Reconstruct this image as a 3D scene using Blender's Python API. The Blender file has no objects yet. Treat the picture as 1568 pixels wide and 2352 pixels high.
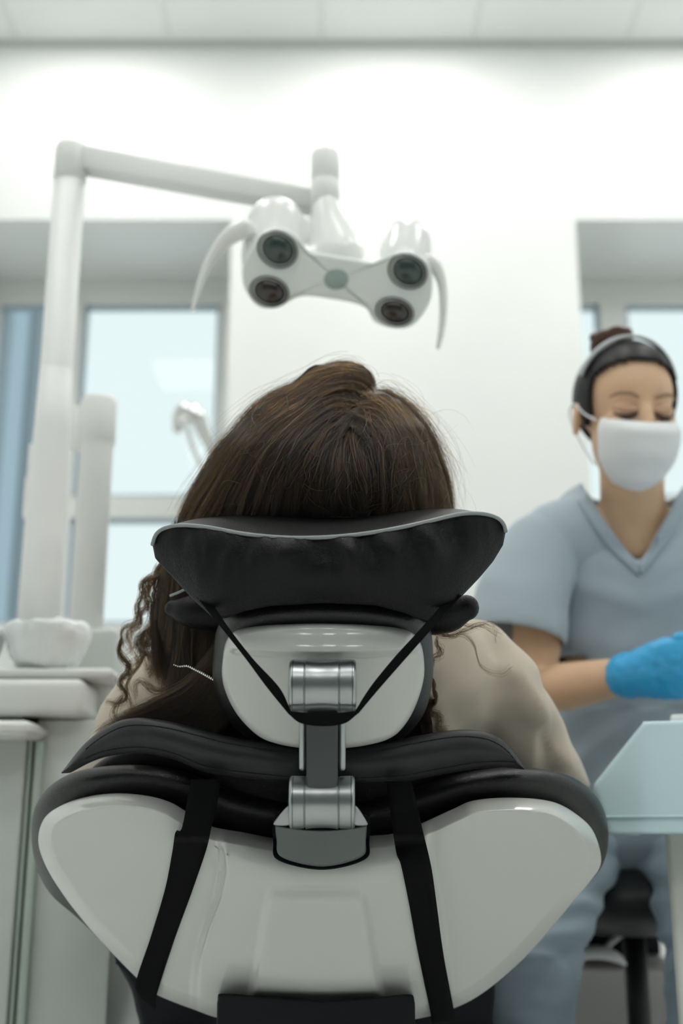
import bpy, bmesh, math, random
import numpy as np
from mathutils import Vector, Matrix, noise as mnoise
random.seed(7); rng = np.random.default_rng(7)
S = bpy.context.scene
COL = S.collection
PI = math.pi

# ------------------------------------------------------------------ camera
FPX = 2680.0; CX, CY = 784.0, 1176.0
TH = math.radians(15.7); CT, ST = math.cos(TH), math.sin(TH)
CAMZ = 0.65
cam_d = bpy.data.cameras.new('camera'); cam = bpy.data.objects.new('camera', cam_d); COL.objects.link(cam)
cam.location = (0, 0, CAMZ); cam.rotation_euler = (PI/2 + TH, 0, 0)
cam_d.sensor_fit = 'VERTICAL'; cam_d.sensor_height = 36; cam_d.sensor_width = 24
cam_d.lens = FPX/2352*36
cam_d.clip_start = 0.05; cam_d.clip_end = 200
cam_d.dof.use_dof = True; cam_d.dof.focus_distance = 1.03; cam_d.dof.aperture_fstop = 3.6
S.camera = cam
S.view_settings.view_transform = 'Standard'; S.view_settings.look = 'None'
S.view_settings.gamma = 1; S.view_settings.use_curve_mapping = False
S.view_settings.exposure = 0.24

def P(px, py, d):
    """point of the room seen at (px, py) at distance d along the optical axis"""
    x = (px-CX)/FPX; u = (CY-py)/FPX
    return Vector((d*x, d*(CT-u*ST), CAMZ+d*(ST+u*CT)))
def PW(px, py, Y):
    """same, but on the vertical plane Y = const"""
    u = (CY-py)/FPX
    return P(px, py, Y/(CT-u*ST))

# ------------------------------------------------------------------ materials
def mat(name, col, rough=0.5, metal=0.0, bump=None, coat=0.0, spec=0.5, trans=0.0, emit=None, sheen=0.0, sss=0.0, aniso=0.0):
    m = bpy.data.materials.new(name); m.use_nodes = True
    nt = m.node_tree; b = nt.nodes['Principled BSDF']
    b.inputs['Base Color'].default_value = (*col, 1)
    b.inputs['Roughness'].default_value = rough
    b.inputs['Metallic'].default_value = metal
    b.inputs['Coat Weight'].default_value = coat
    b.inputs['Coat Roughness'].default_value = 0.08
    b.inputs['Specular IOR Level'].default_value = spec
    b.inputs['Transmission Weight'].default_value = trans
    b.inputs['Sheen Weight'].default_value = sheen
    b.inputs['Anisotropic'].default_value = aniso
    if sss:
        b.inputs['Subsurface Weight'].default_value = sss
        b.inputs['Subsurface Radius'].default_value = (1, .35, .2)
        b.inputs['Subsurface Scale'].default_value = .01
    if emit:
        b.inputs['Emission Color'].default_value = (*emit[0], 1); b.inputs['Emission Strength'].default_value = emit[1]
    if bump:
        kind, scale, strength, dist = bump
        tc = nt.nodes.new('ShaderNodeTexCoord')
        if kind == 'voronoi':
            t = nt.nodes.new('ShaderNodeTexVoronoi'); t.feature = 'DISTANCE_TO_EDGE'; out = t.outputs['Distance']
            t.inputs['Scale'].default_value = scale
            src = tc.outputs['Object']
            nz = nt.nodes.new('ShaderNodeTexNoise'); nz.inputs['Scale'].default_value = scale*.35
            mx = nt.nodes.new('ShaderNodeMix'); mx.data_type = 'VECTOR'; mx.inputs['Factor'].default_value = .004
            nt.links.new(src, nz.inputs['Vector']); nt.links.new(src, mx.inputs['A']); nt.links.new(nz.outputs['Color'], mx.inputs['B'])
            nt.links.new(mx.outputs['Result'], t.inputs['Vector'])
        elif kind == 'weave':
            t = nt.nodes.new('ShaderNodeTexWave'); t.inputs['Scale'].default_value = scale; t.inputs['Distortion'].default_value = .5
            out = t.outputs['Fac']; nt.links.new(tc.outputs['Object'], t.inputs['Vector'])
        elif kind == 'brushed':
            mp = nt.nodes.new('ShaderNodeMapping'); mp.inputs['Scale'].default_value = (1, .02, .02)
            nt.links.new(tc.outputs['Object'], mp.inputs['Vector'])
            t = nt.nodes.new('ShaderNodeTexNoise'); t.inputs['Scale'].default_value = scale; t.inputs['Detail'].default_value = 3
            out = t.outputs['Fac']; nt.links.new(mp.outputs['Vector'], t.inputs['Vector'])
        else:
            t = nt.nodes.new('ShaderNodeTexNoise'); t.inputs['Scale'].default_value = scale; t.inputs['Detail'].default_value = 4
            out = t.outputs['Fac']; nt.links.new(tc.outputs['Object'], t.inputs['Vector'])
        bp = nt.nodes.new('ShaderNodeBump'); bp.inputs['Strength'].default_value = strength; bp.inputs['Distance'].default_value = dist
        nt.links.new(out, bp.inputs['Height']); nt.links.new(bp.outputs['Normal'], b.inputs['Normal'])
    return m

M = {}
M['wall'] = mat('wall_paint', (.88, .90, .885), .30, bump=('noise', 6, .08, .004))
M['wallside'] = mat('side_wall_paint', (.86, .88, .87), .5)
M['rear'] = mat('rear_wall_paint', (.15, .17, .165), .6)
M['soffit'] = mat('reveal_paint', (.93, .955, .955), .6)
M['floor'] = mat('floor_vinyl', (.84, .86, .84), .35, bump=('noise', 30, .05, .002))
M['tile'] = mat('ceiling_tile', (.94, .96, .955), .9, bump=('noise', 90, .1, .002))
M['tgrid'] = mat('ceiling_grid_metal', (.84, .90, .87), .5)
M['edge2'] = mat('ceiling_edge_metal', (.62, .70, .66), .5)
M['upvc'] = mat('window_plastic', (.84, .85, .83), .35)
M['facade'] = mat('render_facade', (.33, .375, .41), .8, bump=('noise', 3, .2, .02))
M['pipe'] = mat('downpipe', (.42, .52, .60), .6)
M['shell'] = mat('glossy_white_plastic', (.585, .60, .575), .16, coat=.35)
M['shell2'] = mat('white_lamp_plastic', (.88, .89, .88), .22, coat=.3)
M['pole'] = mat('white_powder_coat', (.88, .89, .88), .5)
M['plate'] = mat('lamp_face_plastic', (.80, .84, .82), .35)
M['unit'] = mat('unit_plastic', (.72, .745, .725), .32)
M['lac'] = mat('cabinet_lacquer', (.56, .60, .575), .3)
M['edge'] = mat('glass_edge_green', (.42, .50, .45), .25)
M['leather'] = mat('black_leather', (.0035, .0042, .0046), .36, bump=('voronoi', 620, .6, .0007), spec=.2)
M['leather3'] = mat('black_leather_cushion', (.005, .006, .0065), .33, bump=('voronoi', 620, .5, .0006), spec=.5)
M['leather2'] = mat('black_leather_band', (.010, .012, .014), .40, bump=('voronoi', 900, .35, .0005), spec=.36)
M['piping'] = mat('grey_piping', (.26, .29, .29), .35)
M['web'] = mat('black_webbing', (.0035, .004, .004), .85, bump=('weave', 900, .3, .0004), spec=.1)
M['stitch'] = mat('black_thread', (.004, .004, .004), .8)
M['alu'] = mat('satin_aluminium', (.36, .385, .385), .3, 1.0)
M['alud'] = mat('dark_aluminium', (.075, .082, .082), .40, 1.0)  # darker aluminium tone for the headrest arm bar
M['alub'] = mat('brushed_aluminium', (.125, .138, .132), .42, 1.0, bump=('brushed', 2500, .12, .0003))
M['aluc'] = mat('cast_aluminium', (.40, .41, .42), .42, .9)
M['blackpl'] = mat('black_plastic', (.004, .005, .007), .5, spec=.12)
M['navy'] = mat('dark_upholstery', (.005, .007, .010), .55, spec=.15)
M['shirt'] = mat('beige_cotton', (.56, .49, .40), .9, bump=('noise', 900, .2, .0006), sheen=.15)
M['skinp'] = mat('patient_skin', (.55, .33, .22), .5, sss=.1)
M['skin'] = mat('assistant_skin', (.74, .49, .31), .45, sss=.12)
M['scrub'] = mat('scrub_cotton', (.405, .485, .545), .9, sheen=.15)
M['scrubp'] = mat('scrub_trouser_cotton', (.33, .42, .49), .9, sheen=.1)
M['collar'] = mat('scrub_collar', (.37, .45, .51), .9)
M['glove'] = mat('nitrile_glove', (.04, .41, .78), .38)
M['mask'] = mat('mask_fleece', (.84, .86, .88), .85)
M['bhair'] = mat('assistant_black_hair', (.010, .009, .010), .42, spec=.25)
M['bun'] = mat('assistant_bun_hair', (.075, .035, .02), .45, spec=.25)
M['lash'] = mat('lash_hair', (.03, .015, .012), .6)
M['lid'] = mat('eyelid_skin', (.56, .34, .22), .5)
M['brow'] = mat('brow_hair', (.30, .19, .12), .7)
M['band'] = mat('headband_fabric', (.40, .44, .45), .7)
M['cloth'] = mat('blue_drape', (.61, .80, .85), .75, bump=('noise', 5, .35, .01))
M['cart'] = mat('cart_body', (.74, .77, .72), .35)
M['cartgrey'] = mat('grey_filler_block', (.22, .215, .215), .55)  # for the added grey block behind the seated knees
M['chrome'] = mat('chrome', (.78, .78, .77), .18, 1.0)
M['film'] = mat('plastic_film', (.80, .83, .83), .22, coat=.3, bump=('noise', 14, .5, .012))
M['lens'] = mat('dark_green_lens', (.030, .055, .047), .12, coat=.5)
M['lensd'] = mat('dark_brown_lens', (.022, .016, .014), .12, coat=.5)
M['lensring'] = mat('lens_bezel', (.02, .03, .028), .3)
M['sensor'] = mat('sensor_window', (.33, .42, .39), .3)
M['bead'] = mat('silver_beads', (.85, .84, .80), .2, 1.0)
M['stool'] = mat('stool_vinyl', (.005, .006, .008), .5)
M['stoolbar'] = mat('stool_grey_rail', (.22, .22, .20), .5)
M['shoe'] = mat('white_shoe', (.75, .76, .77), .5)
M['jeans'] = mat('patient_denim', (.03, .04, .06), .8)
M['bluegrey'] = mat('blue_grey_laminate', (.20, .235, .27), .5)
M['panel'] = mat('led_diffuser', (.9, .9, .9), .5, emit=((1.0, .995, .965), 8.5))

def glass_mat():
    m = bpy.data.materials.new('window_glass'); m.use_nodes = True; nt = m.node_tree; nt.nodes.clear()
    o = nt.nodes.new('ShaderNodeOutputMaterial'); t = nt.nodes.new('ShaderNodeBsdfTransparent'); g = nt.nodes.new('ShaderNodeBsdfGlossy')
    g.inputs['Roughness'].default_value = .02; t.inputs['Color'].default_value = (.95, .98, .97, 1)
    f = nt.nodes.new('ShaderNodeFresnel'); f.inputs['IOR'].default_value = 1.16
    x = nt.nodes.new('ShaderNodeMixShader'); nt.links.new(f.outputs[0], x.inputs[0]); nt.links.new(t.outputs[0], x.inputs[1]); nt.links.new(g.outputs[0], x.inputs[2])
    nt.links.new(x.outputs[0], o.inputs['Surface']); return m
M['glass'] = glass_mat()
def hair_mat(name, mel, red, rough=.32):
    m = bpy.data.materials.new(name); m.use_nodes = True; nt = m.node_tree; nt.nodes.clear()
    o = nt.nodes.new('ShaderNodeOutputMaterial'); h = nt.nodes.new('ShaderNodeBsdfHairPrincipled')
    h.parametrization = 'MELANIN'
    h.inputs['Melanin'].default_value = mel; h.inputs['Melanin Redness'].default_value = red
    h.inputs['Roughness'].default_value = rough; h.inputs['Radial Roughness'].default_value = .4
    h.inputs['Random Color'].default_value = .7; h.inputs['Random Roughness'].default_value = .4
    nt.links.new(h.outputs[0], o.inputs['Surface']); return m
M['hair'] = hair_mat('brown_hair_strands', .987, .55, .28)
M['hairunder'] = mat('brown_hair_mass', (.012, .008, .006), .8, spec=.05)

# ------------------------------------------------------------------ objects
def link(name, me, m, parent=None, smooth=True):
    if isinstance(me, bmesh.types.BMesh):
        bm = me; bmesh.ops.recalc_face_normals(bm, faces=bm.faces)
        me = bpy.data.meshes.new(name); bm.to_mesh(me); bm.free()
    if smooth and len(me.polygons):
        me.polygons.foreach_set('use_smooth', [True]*len(me.polygons))
    me.materials.clear()
    if m: me.materials.append(M[m] if isinstance(m, str) else m)
    o = bpy.data.objects.new(name, me); COL.objects.link(o)
    if parent: attach(o, parent)
    return o
def world_of(o):
    mw = o.matrix_basis.copy()
    if o.parent: mw = world_of(o.parent) @ o.matrix_parent_inverse @ mw
    return mw
def attach(o, parent):
    o.parent = parent; o.matrix_parent_inverse = world_of(parent).inverted()
def flat(o, ang=35):
    me = o.data
    try: me.set_sharp_from_angle(angle=math.radians(ang))
    except Exception: pass
    return o
def tag(o, label, cat, group=None, kind=None):
    o['label'] = label; o['category'] = cat
    if group: o['group'] = group
    if kind: o['kind'] = kind
    return o
def thing(name, loc, label, cat, group=None):
    o = bpy.data.objects.new(name, None); o.empty_display_size = .05; COL.objects.link(o); o.location = loc
    return tag(o, label, cat, group)
def struct(o):
    o['kind'] = 'structure'; return o

# ------------------------------------------------------------------ shapes
def box(bm, lo, hi, bev=0.0, seg=2, mtx=None):
    lo = Vector(lo); hi = Vector(hi)
    r = bmesh.ops.create_cube(bm, size=1); vs = r['verts']
    for v in vs:
        v.co = Vector(((lo[i]+hi[i])/2 + v.co[i]*(hi[i]-lo[i]) for i in range(3)))
    if bev:
        es = list({e for v in vs for e in v.link_edges})
        g = bmesh.ops.bevel(bm, geom=es, offset=bev, segments=seg, affect='EDGES', profile=.5)
        vs = list({v for f in g['faces'] for v in f.verts} | {v for v in vs if v.is_valid})
    if mtx is not None:
        for v in vs: v.co = mtx @ v.co
    return bm
def loft(bm, rings, closed=True, caps=True):
    vr = [[bm.verts.new(p) for p in r] for r in rings]
    n = len(vr[0])
    for a, b in zip(vr[:-1], vr[1:]):
        for i in range(n if closed else n-1):
            j = (i+1) % n
            try: bm.faces.new((a[i], a[j], b[j], b[i]))
            except ValueError: pass
    if caps:
        for r in (vr[0], vr[-1]):
            c = sum((v.co for v in r), Vector())/n
            cv = bm.verts.new(c)
            for i in range(n): bm.faces.new((r[i], r[(i+1) % n], cv))
    return vr
def catmull(pts, n, closed=False):
    """resample a control polyline smoothly to n points, even in arc length"""
    p = np.array([tuple(q) for q in pts], float)
    if closed: q = np.vstack([p[-1], p, p[0], p[1]])
    else: q = np.vstack([2*p[0]-p[1], p, 2*p[-1]-p[-2]])
    out = []
    for i in range(1, len(q)-2):
        p0, p1, p2, p3 = q[i-1:i+3]
        t = np.linspace(0, 1, 24, endpoint=False)[:, None]
        out.append(.5*((2*p1)+(-p0+p2)*t+(2*p0-5*p1+4*p2-p3)*t**2+(-p0+3*p1-3*p2+p3)*t**3))
    out = np.vstack(out+[q[-2][None]])
    L = np.concatenate([[0], np.cumsum(np.linalg.norm(np.diff(out, axis=0), axis=1))])
    s = np.linspace(0, L[-1], n+1)[:-1] if closed else np.linspace(0, L[-1], n)
    return np.stack([np.interp(s, L, out[:, k]) for k in range(p.shape[1])], 1)
def frames(pts, up=None):
    pts = [Vector(p) for p in pts]; fr = []
    n = len(pts); prev = None
    for i in range(n):
        t = (pts[min(i+1, n-1)]-pts[max(i-1, 0)]).normalized()
        if prev is None:
            u = Vector(up) if up is not None else (Vector((0, 0, 1)) if abs(t.z) < .9 else Vector((1, 0, 0)))
        else: u = prev
        u = (u - t*u.dot(t)).normalized(); prev = u
        fr.append((t, u, t.cross(u)))
    return fr
def tube(bm, pts, rad, seg=16, flatn=1.0, up=None, dome=True):
    """tube through pts; rad a number or a list (or list of (ru, rv)); round ends"""
    pts = [Vector(p) for p in pts]; fr = frames(pts, up); n = len(pts)
    if not isinstance(rad, (list, tuple)): rad = [rad]*n
    R = [r if isinstance(r, (list, tuple)) else (r, r*flatn) for r in rad]
    def ring(c, f, ru, rv):
        return [c + f[1]*(ru*math.cos(a)) + f[2]*(rv*math.sin(a)) for a in (2*PI*k/seg for k in range(seg))]
    rings = []
    if dome:
        for k in range(1, 5):
            a = PI/2*k/5; m = min(R[0])
            rings.append(ring(pts[0]-fr[0][0]*m*math.cos(a), fr[0], R[0][0]*math.sin(a), R[0][1]*math.sin(a)))
    for p, f, r in zip(pts, fr, R): rings.append(ring(p, f, *r))
    if dome:
        for k in range(1, 5):
            a = PI/2*k/5; m = min(R[-1])
            rings.append(ring(pts[-1]+fr[-1][0]*m*math.sin(a), fr[-1], R[-1][0]*math.cos(a), R[-1][1]*math.cos(a)))
    loft(bm, rings); return bm
def stube(bm, pts, rad, n=24, **k):
    """smooth tube: control points with radii, resampled"""
    if not isinstance(rad, (list, tuple)): rad = [rad]*len(pts)
    rr = [r if isinstance(r, (list, tuple)) else (r, r) for r in rad]
    c = catmull([(*p, *r) for p, r in zip(pts, rr)], n)
    return tube(bm, [Vector(q[:3]) for q in c], [(q[3], q[4]) for q in c], **k)
def ellipsoid(bm, c, r, mtx=None, u=28, v=18):
    g = bmesh.ops.create_uvsphere(bm, u_segments=u, v_segments=v, radius=1)
    for w in g['verts']:
        p = Vector((w.co[0]*r[0], w.co[1]*r[1], w.co[2]*r[2]))
        if mtx is not None: p = mtx @ p
        w.co = p + Vector(c)
    return g['verts']
def lathe(bm, prof, origin, axis=(0, 0, 1), seg=40):
    ax = Vector(axis).normalized(); q = ax.to_track_quat('Z', 'Y'); o = Vector(origin)
    rings = [[o + q @ Vector((r*math.cos(a), r*math.sin(a), z)) for a in (2*PI*k/seg for k in range(seg))] for r, z in prof]
    loft(bm, rings); return bm
def fused(parts_fn, voxel=.006, smooth=6, fold=None):
    """fill a bmesh with closed overlapping bodies, fuse them into one continuous surface"""
    bm = bmesh.new(); parts_fn(bm); bmesh.ops.recalc_face_normals(bm, faces=bm.faces)
    me = bpy.data.meshes.new('tmp'); bm.to_mesh(me); bm.free()
    o = bpy.data.objects.new('tmp', me); COL.objects.link(o)
    r = o.modifiers.new('r', 'REMESH'); r.mode = 'VOXEL'; r.voxel_size = voxel
    s = o.modifiers.new('s', 'SMOOTH'); s.iterations = smooth; s.factor = .5
    dg = bpy.context.evaluated_depsgraph_get(); dg.update()
    out = bpy.data.meshes.new_from_object(o.evaluated_get(dg))
    bpy.data.objects.remove(o); bpy.data.meshes.remove(me)
    if fold: displace(out, fold)
    return out
def displace(me, fn):
    n = len(me.vertices); co = np.empty(n*3); me.vertices.foreach_get('co', co); co = co.reshape(-1, 3)
    no = np.empty(n*3); me.vertex_normals.foreach_get('vector', no) if hasattr(me, 'vertex_normals') else me.vertices.foreach_get('normal', no)
    no = no.reshape(-1, 3)
    for i in range(n):
        k = fn(Vector(co[i]), Vector(no[i]))
        if isinstance(k, Vector): co[i] += np.array(k)
        else: co[i] += no[i]*k
    me.vertices.foreach_set('co', co.ravel()); me.update()
def project(p):
    q = Vector(p)-Vector((0, 0, CAMZ)); d = q.y*CT+q.z*ST; u = -q.y*ST+q.z*CT
    return CX+FPX*q.x/d, CY-FPX*u/d, d
def sst(a, b, x):
    t = min(1, max(0, (x-a)/(b-a))); return t*t*(3-2*t)
def interp(tab, x): return float(np.interp(x, [t[0] for t in tab], [t[1] for t in tab]))

def slab(bm, outline, center, dfun, rpx=20, rdep=.012, thick=.05, n=260, nr=40, back=None, backr=None, edge_seg=7, cham=0.0):
    """solid with the outline (px), front surface at depth dfun(px,py), rounded rim, given thickness in metres"""
    o = catmull(outline, n, True); c = np.array(center, float)
    t = np.roll(o, -1, 0)-np.roll(o, 1, 0); t /= np.linalg.norm(t, axis=1)[:, None]
    nm = np.stack([-t[:, 1], t[:, 0]], 1)
    if ((o-c)*nm).sum() < 0: nm = -nm
    inner = o-nm*rpx
    rings = []
    for k in range(1, nr+1):
        s = k/nr; q = c+(inner-c)*s
        rings.append([P(a, b, dfun(a, b)) for a, b in q])
    for k in range(1, edge_seg+1):
        a = PI/2*k/edge_seg; e = k/edge_seg; q = inner+nm*rpx*((1-cham)*math.sin(a)+cham*e); dd = (1-cham)*(1-math.cos(a))+cham*e
        rings.append([P(x, y, dfun(x, y)+dd*(rdep(x, y) if callable(rdep) else rdep)) for x, y in q])
    br = (.012 if callable(rdep) else rdep) if backr is None else backr
    for k in range(0, edge_seg+1):
        a = PI/2*k/edge_seg; q = inner+nm*rpx*math.cos(a)
        rings.append([P(x, y, dfun(x, y)+thick-br*(1-math.sin(a))) for x, y in q])
    for s in (.7, .35, .02):
        q = c+(inner-c)*s
        rings.append([P(x, y, dfun(x, y)+thick+(back(x, y) if back else 0)) for x, y in q])
    loft(bm, rings); return bm
def ribbon(bm, L, R, dfun, th=.0015, n=50, off=0.0):
    """webbing strap between two px edge polylines"""
    l = catmull(L, n); r = catmull(R, n); rings = []
    for a, b in zip(l, r):
        row = []
        for k in range(7):
            q = a+(b-a)*k/6; row.append(P(q[0], q[1], dfun(*q)-th-off))
        for k in range(6, -1, -1):
            q = a+(b-a)*k/6; row.append(P(q[0], q[1], dfun(*q)-off))
        rings.append(row)
    loft(bm, rings); return bm
PANEL_ROWS = (3.38, 1.58, -.22, -2.02); SKY = .88
# ================================================================== ROOM
WY = 3.945; GY = 4.465; CEIL = CAMZ+3.036
XL, XR, YB = -2.35, 2.6, -2.6
W1 = (-1.50, -.415); W2 = (.882, 2.12); WZ = (1.35, 2.906)
bm = bmesh.new(); box(bm, (XL-.2, YB-.2, -.1), (XR+.2, GY+.3, 0)); struct(link('floor', bm, 'floor', smooth=False))
bm = bmesh.new(); box(bm, (XL-.2, YB-.2, CEIL), (XR+.2, WY, CEIL+.1)); struct(link('ceiling', bm, 'tile', smooth=False))
bm = bmesh.new()
y1 = GY+.12
box(bm, (XL-.2, WY, 0), (XR+.2, y1, WZ[0]))
box(bm, (XL-.2, WY, WZ[1]), (XR+.2, y1, CEIL+.1))
for a, b in ((XL-.2, W1[0]), (W1[1], W2[0]), (W2[1], XR+.2)): box(bm, (a, WY, WZ[0]), (b, y1, WZ[1]))
struct(link('wall_back', bm, 'wall', smooth=False))
bm = bmesh.new(); box(bm, (XL-.2, YB, 0), (XL, WY, CEIL)); struct(link('wall_left', bm, 'wallside', smooth=False))
bm = bmesh.new(); box(bm, (XR, YB, 0), (XR+.2, WY, CEIL)); struct(link('wall_right', bm, 'wallside', smooth=False))
bm = bmesh.new(); box(bm, (XL-.2, YB-.2, 0), (XR+.2, YB, CEIL)); struct(link('wall_front', bm, 'rear', smooth=False))
# suspended ceiling grid
bm = bmesh.new()
for k in range(-4, 6):
    x = -.078+.6*k
    if XL < x < XR: box(bm, (x-.012, YB, CEIL-.004), (x+.012, WY-.02, CEIL+.001))
for k in range(-10, 2):
    y = 3.68+.6*k - 0
    if YB < y < WY-.05: box(bm, (XL, y-.012, CEIL-.003), (XR, y+.012, CEIL+.001))
struct(link('trim_1', bm, 'tgrid', smooth=False))
bm = bmesh.new(); box(bm, (XL, WY-.022, CEIL-.012), (XR, WY, CEIL+.001)); struct(link('trim_2', bm, 'edge2', smooth=False))
# windows : frame, mullion, transom, panes
def window(name, x0, x1, mul, trans):
    z0, z1 = WZ
    bm = bmesh.new()
    f = GY-.035; g = GY+.035
    def b(a, c, e=.004): box(bm, a, c, e)
    b((x0, f, z1-.115), (x1, g, z1)); b((x0, f, z0), (x1, g, z0+.10))
    b((x0, f, z0+.09), (x0+.09, g, z1-.105)); b((x1-.09, f, z0+.09), (x1, g, z1-.105))
    b((mul[0], f-.008, z0+.09), (mul[1], g, z1-.105))
    wide = (mul[1], x1-.09)
    b((wide[0]-.005, f, trans[0]), (wide[1]+.005, g, trans[1]))
    fr = struct(link(name, bm, 'upvc', smooth=False))
    def gasket(a0, a1, c0, c1):
        bm = bmesh.new(); e = .012
        for lo, hi in (((a0, c1-e), (a1, c1)), ((a0, c0), (a1, c0+e)), ((a0, c0), (a0+e, c1)), ((a1-e, c0), (a1, c1))):
            box(bm, (lo[0], GY-.02, lo[1]), (hi[0], GY+.012, hi[1]))
        link('gasket', bm, 'pipe', fr, smooth=False)
        bm = bmesh.new(); box(bm, (a0, GY-.006, c0), (a1, GY+.006, c1)); link('pane', bm, 'glass', fr, smooth=False)
    gasket(x0+.09, mul[0], z0+.10, z1-.115)
    gasket(mul[1], x1-.09, trans[1], z1-.115); gasket(mul[1], x1-.09, z0+.10, trans[0])
window('window_1', W1[0], W1[1], (-1.21, -1.066), (1.87, 1.96))
window('window_2', W2[0], W2[1], (1.066, 1.177), (1.87, 1.96))
bm = bmesh.new(); box(bm, (W1[0], WY-.03, WZ[0]-.03), (W1[1], GY-.035, WZ[0]+.004), .006); struct(link('trim_3', bm, 'unit', smooth=False))
bm = bmesh.new(); box(bm, (W2[0], WY-.03, WZ[0]-.03), (W2[1], GY-.035, WZ[0]+.004), .006); struct(link('trim_4', bm, 'unit', smooth=False))

# ceiling panels (one row just out of the picture, mirrored in the satin wall paint; more rows over the room)
def ceiling_light(x, y, label):
    t = thing('ceiling_light', (x, y, CEIL), label, 'ceiling light', 'square ceiling panels')
    bm = bmesh.new(); z = CEIL
    for a, b in (((-.298, -.298), (.298, -.275)), ((-.298, .275), (.298, .298)), ((-.298, -.275), (-.275, .275)), ((.275, -.275), (.298, .275))):
        box(bm, (x+a[0], y+a[1], z-.012), (x+b[0], y+b[1], z-.0005))
    link('frame', bm, 'tgrid', t, smooth=False)
    bm = bmesh.new(); box(bm, (x-.275, y-.275, z-.009), (x+.275, y+.275, z-.001)); link('diffuser', bm, 'panel', t, smooth=False)
    return t
def copy_tree(o, parent=None):
    c = o.copy(); COL.objects.link(c)
    if parent:
        c.parent = parent; c.matrix_parent_inverse = o.matrix_parent_inverse.copy()
    for ch in o.children: copy_tree(ch, c)
    return c
CL = None
for y in PANEL_ROWS:
    for x in (-.978, .222, 1.422):
        if CL is None: CL = ceiling_light(x, y, 'square white light panel set in the tiled ceiling'); continue
        c = copy_tree(CL); c.location = (x, y, CEIL)

# world : pale overcast sky
w = bpy.data.worlds.new('sky'); S.world = w; w.use_nodes = True
bg = w.node_tree.nodes['Background']; bg.inputs['Color'].default_value = (.86, .945, .97, 1); bg.inputs['Strength'].default_value = SKY

# neighbouring building seen in the narrow left pane
t = thing('outside_building', (-4.5, 9.5, -2), 'blue-grey building outside behind the narrow left window pane', 'building')
bx = PW(104, 900, 9.0).x
bm = bmesh.new(); box(bm, (bx-7, 9.0, -2), (bx, 10.1, 9)); link('wall', bm, 'facade', t, smooth=False)
bm = bmesh.new(); px = PW(38, 900, 8.95).x; tube(bm, [(px, 8.93, -2), (px, 8.93, 8.8)], .075, 12); link('downpipe', bm, 'pipe', t)

# ================================================================== DENTAL LAMP on its pole
DP = 2.0
root = thing('dental_lamp', P(110, 1500, DP), 'white four-lens dental lamp on a jointed arm and pole above the patient', 'lamp')
def mpx(n, d): return n*d/FPX
pT = P(166, 335, DP); pB = Vector((pT.x, pT.y, .80)); PB = P(100, 1557, 1.56).z-.004
Yp = pT.y
bm = bmesh.new(); tube(bm, [(pT.x, Yp, PB), (pT.x, Yp, PW(166, 420, Yp).z)], .0262, 28, dome=False); link('pole', bm, 'pole', root)
z0 = PW(166, 418, Yp).z; z1 = PW(166, 336, Yp).z
bm = bmesh.new(); lathe(bm, [(.0252, z0-.001), (.0275, z0), (.0275, z1-.009), (.0247, z1), (.0, z1+.0005)], (pT.x, Yp, 0)); link('pole_cap', bm, 'pole', root)
# arm : box section from the pole to the lamp joint
aL = P(178, 366, DP); aR = P(745, 470, 1.84)
bm = bmesh.new(); ax = (aR-aL).normalized(); side = ax.cross(Vector((0, 0, 1))).normalized(); upv = side.cross(ax)
rings = []
for s, h in ((0, .0242), (.5, .0213), (1, .018)):
    c = aL.lerp(aR, s); wd = .019
    r = []
    for k in range(24):
        a = 2*PI*k/24; ca, sa = math.cos(a), math.sin(a)
        r.append(c + side*(wd*math.copysign(abs(ca)**.45, ca)) + upv*(h*math.copysign(abs(sa)**.45, sa)))
    rings.append(r)
loft(bm, rings); link('arm', bm, 'pole', root)
# vertical joint above the head
jd = 1.80
jt = P(747, 352, jd); jb = P(749, 490, jd)
bm = bmesh.new(); lathe(bm, [(.0, jt.z+.0005), (.019, jt.z), (.0215, jt.z-.004), (.0215, P(748, 425, jd).z), (.0205, P(748, 427, jd).z), (.0205, P(748, 431, jd).z), (.0215, P(748, 433, jd).z), (.0225, jb.z-.01)], (jt.x, jt.y, 0)); link('swivel_joint', bm, 'pole', root)
# head
HD = 1.66
def dl(px, py): return HD+(py-620)*.00014
plate = [(556,619),(562,663),(591,702),(629,708),(661,695),(690,681),(738,683),(833,703),(859,738),(904,754),(948,746),(983,702),(993,657),(986,606),(948,580),(897,582),(859,600),(800,592),(738,582),(706,574),(687,545),(642,523),(597,540),(569,582)]
bm = bmesh.new(); slab(bm, plate, (770, 640), dl, 9, .006, .05, n=200, nr=16); link('lamp_face', bm, 'plate', root)
def head(bm):
    q = lambda x, y, dd: P(x, y, HD+dd+.022)
    stube(bm, [q(633, 520, .075), q(622, 590, .045), q(612, 640, .030)], [mpx(72, HD), mpx(72, HD), mpx(56, HD)], 20, seg=24)
    stube(bm, [q(933, 560, .075), q(926, 620, .045), q(917, 685, .030)], [mpx(62, HD), mpx(66, HD), mpx(57, HD)], 20, seg=24)
    stube(bm, [q(640, 600, .045), q(770, 622, .035), q(925, 660, .045)], [mpx(50, HD), mpx(44, HD), mpx(48, HD)], 24, seg=24)
    stube(bm, [q(749, 478, .09), q(757, 530, .07), q(775, 595, .045)], [mpx(37, HD), mpx(50, HD), mpx(68, HD)], 20, seg=24)
me = fused(head, .0045, 5); hs = link('lamp_housing', me, 'shell2', root)
lens = [((637, 573), 44, 41, 'lens'), ((618, 670), 43, 34, 'lensd'), ((936, 623), 43, 39, 'lens'), ((906, 716), 42, 32, 'lensd')]
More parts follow.
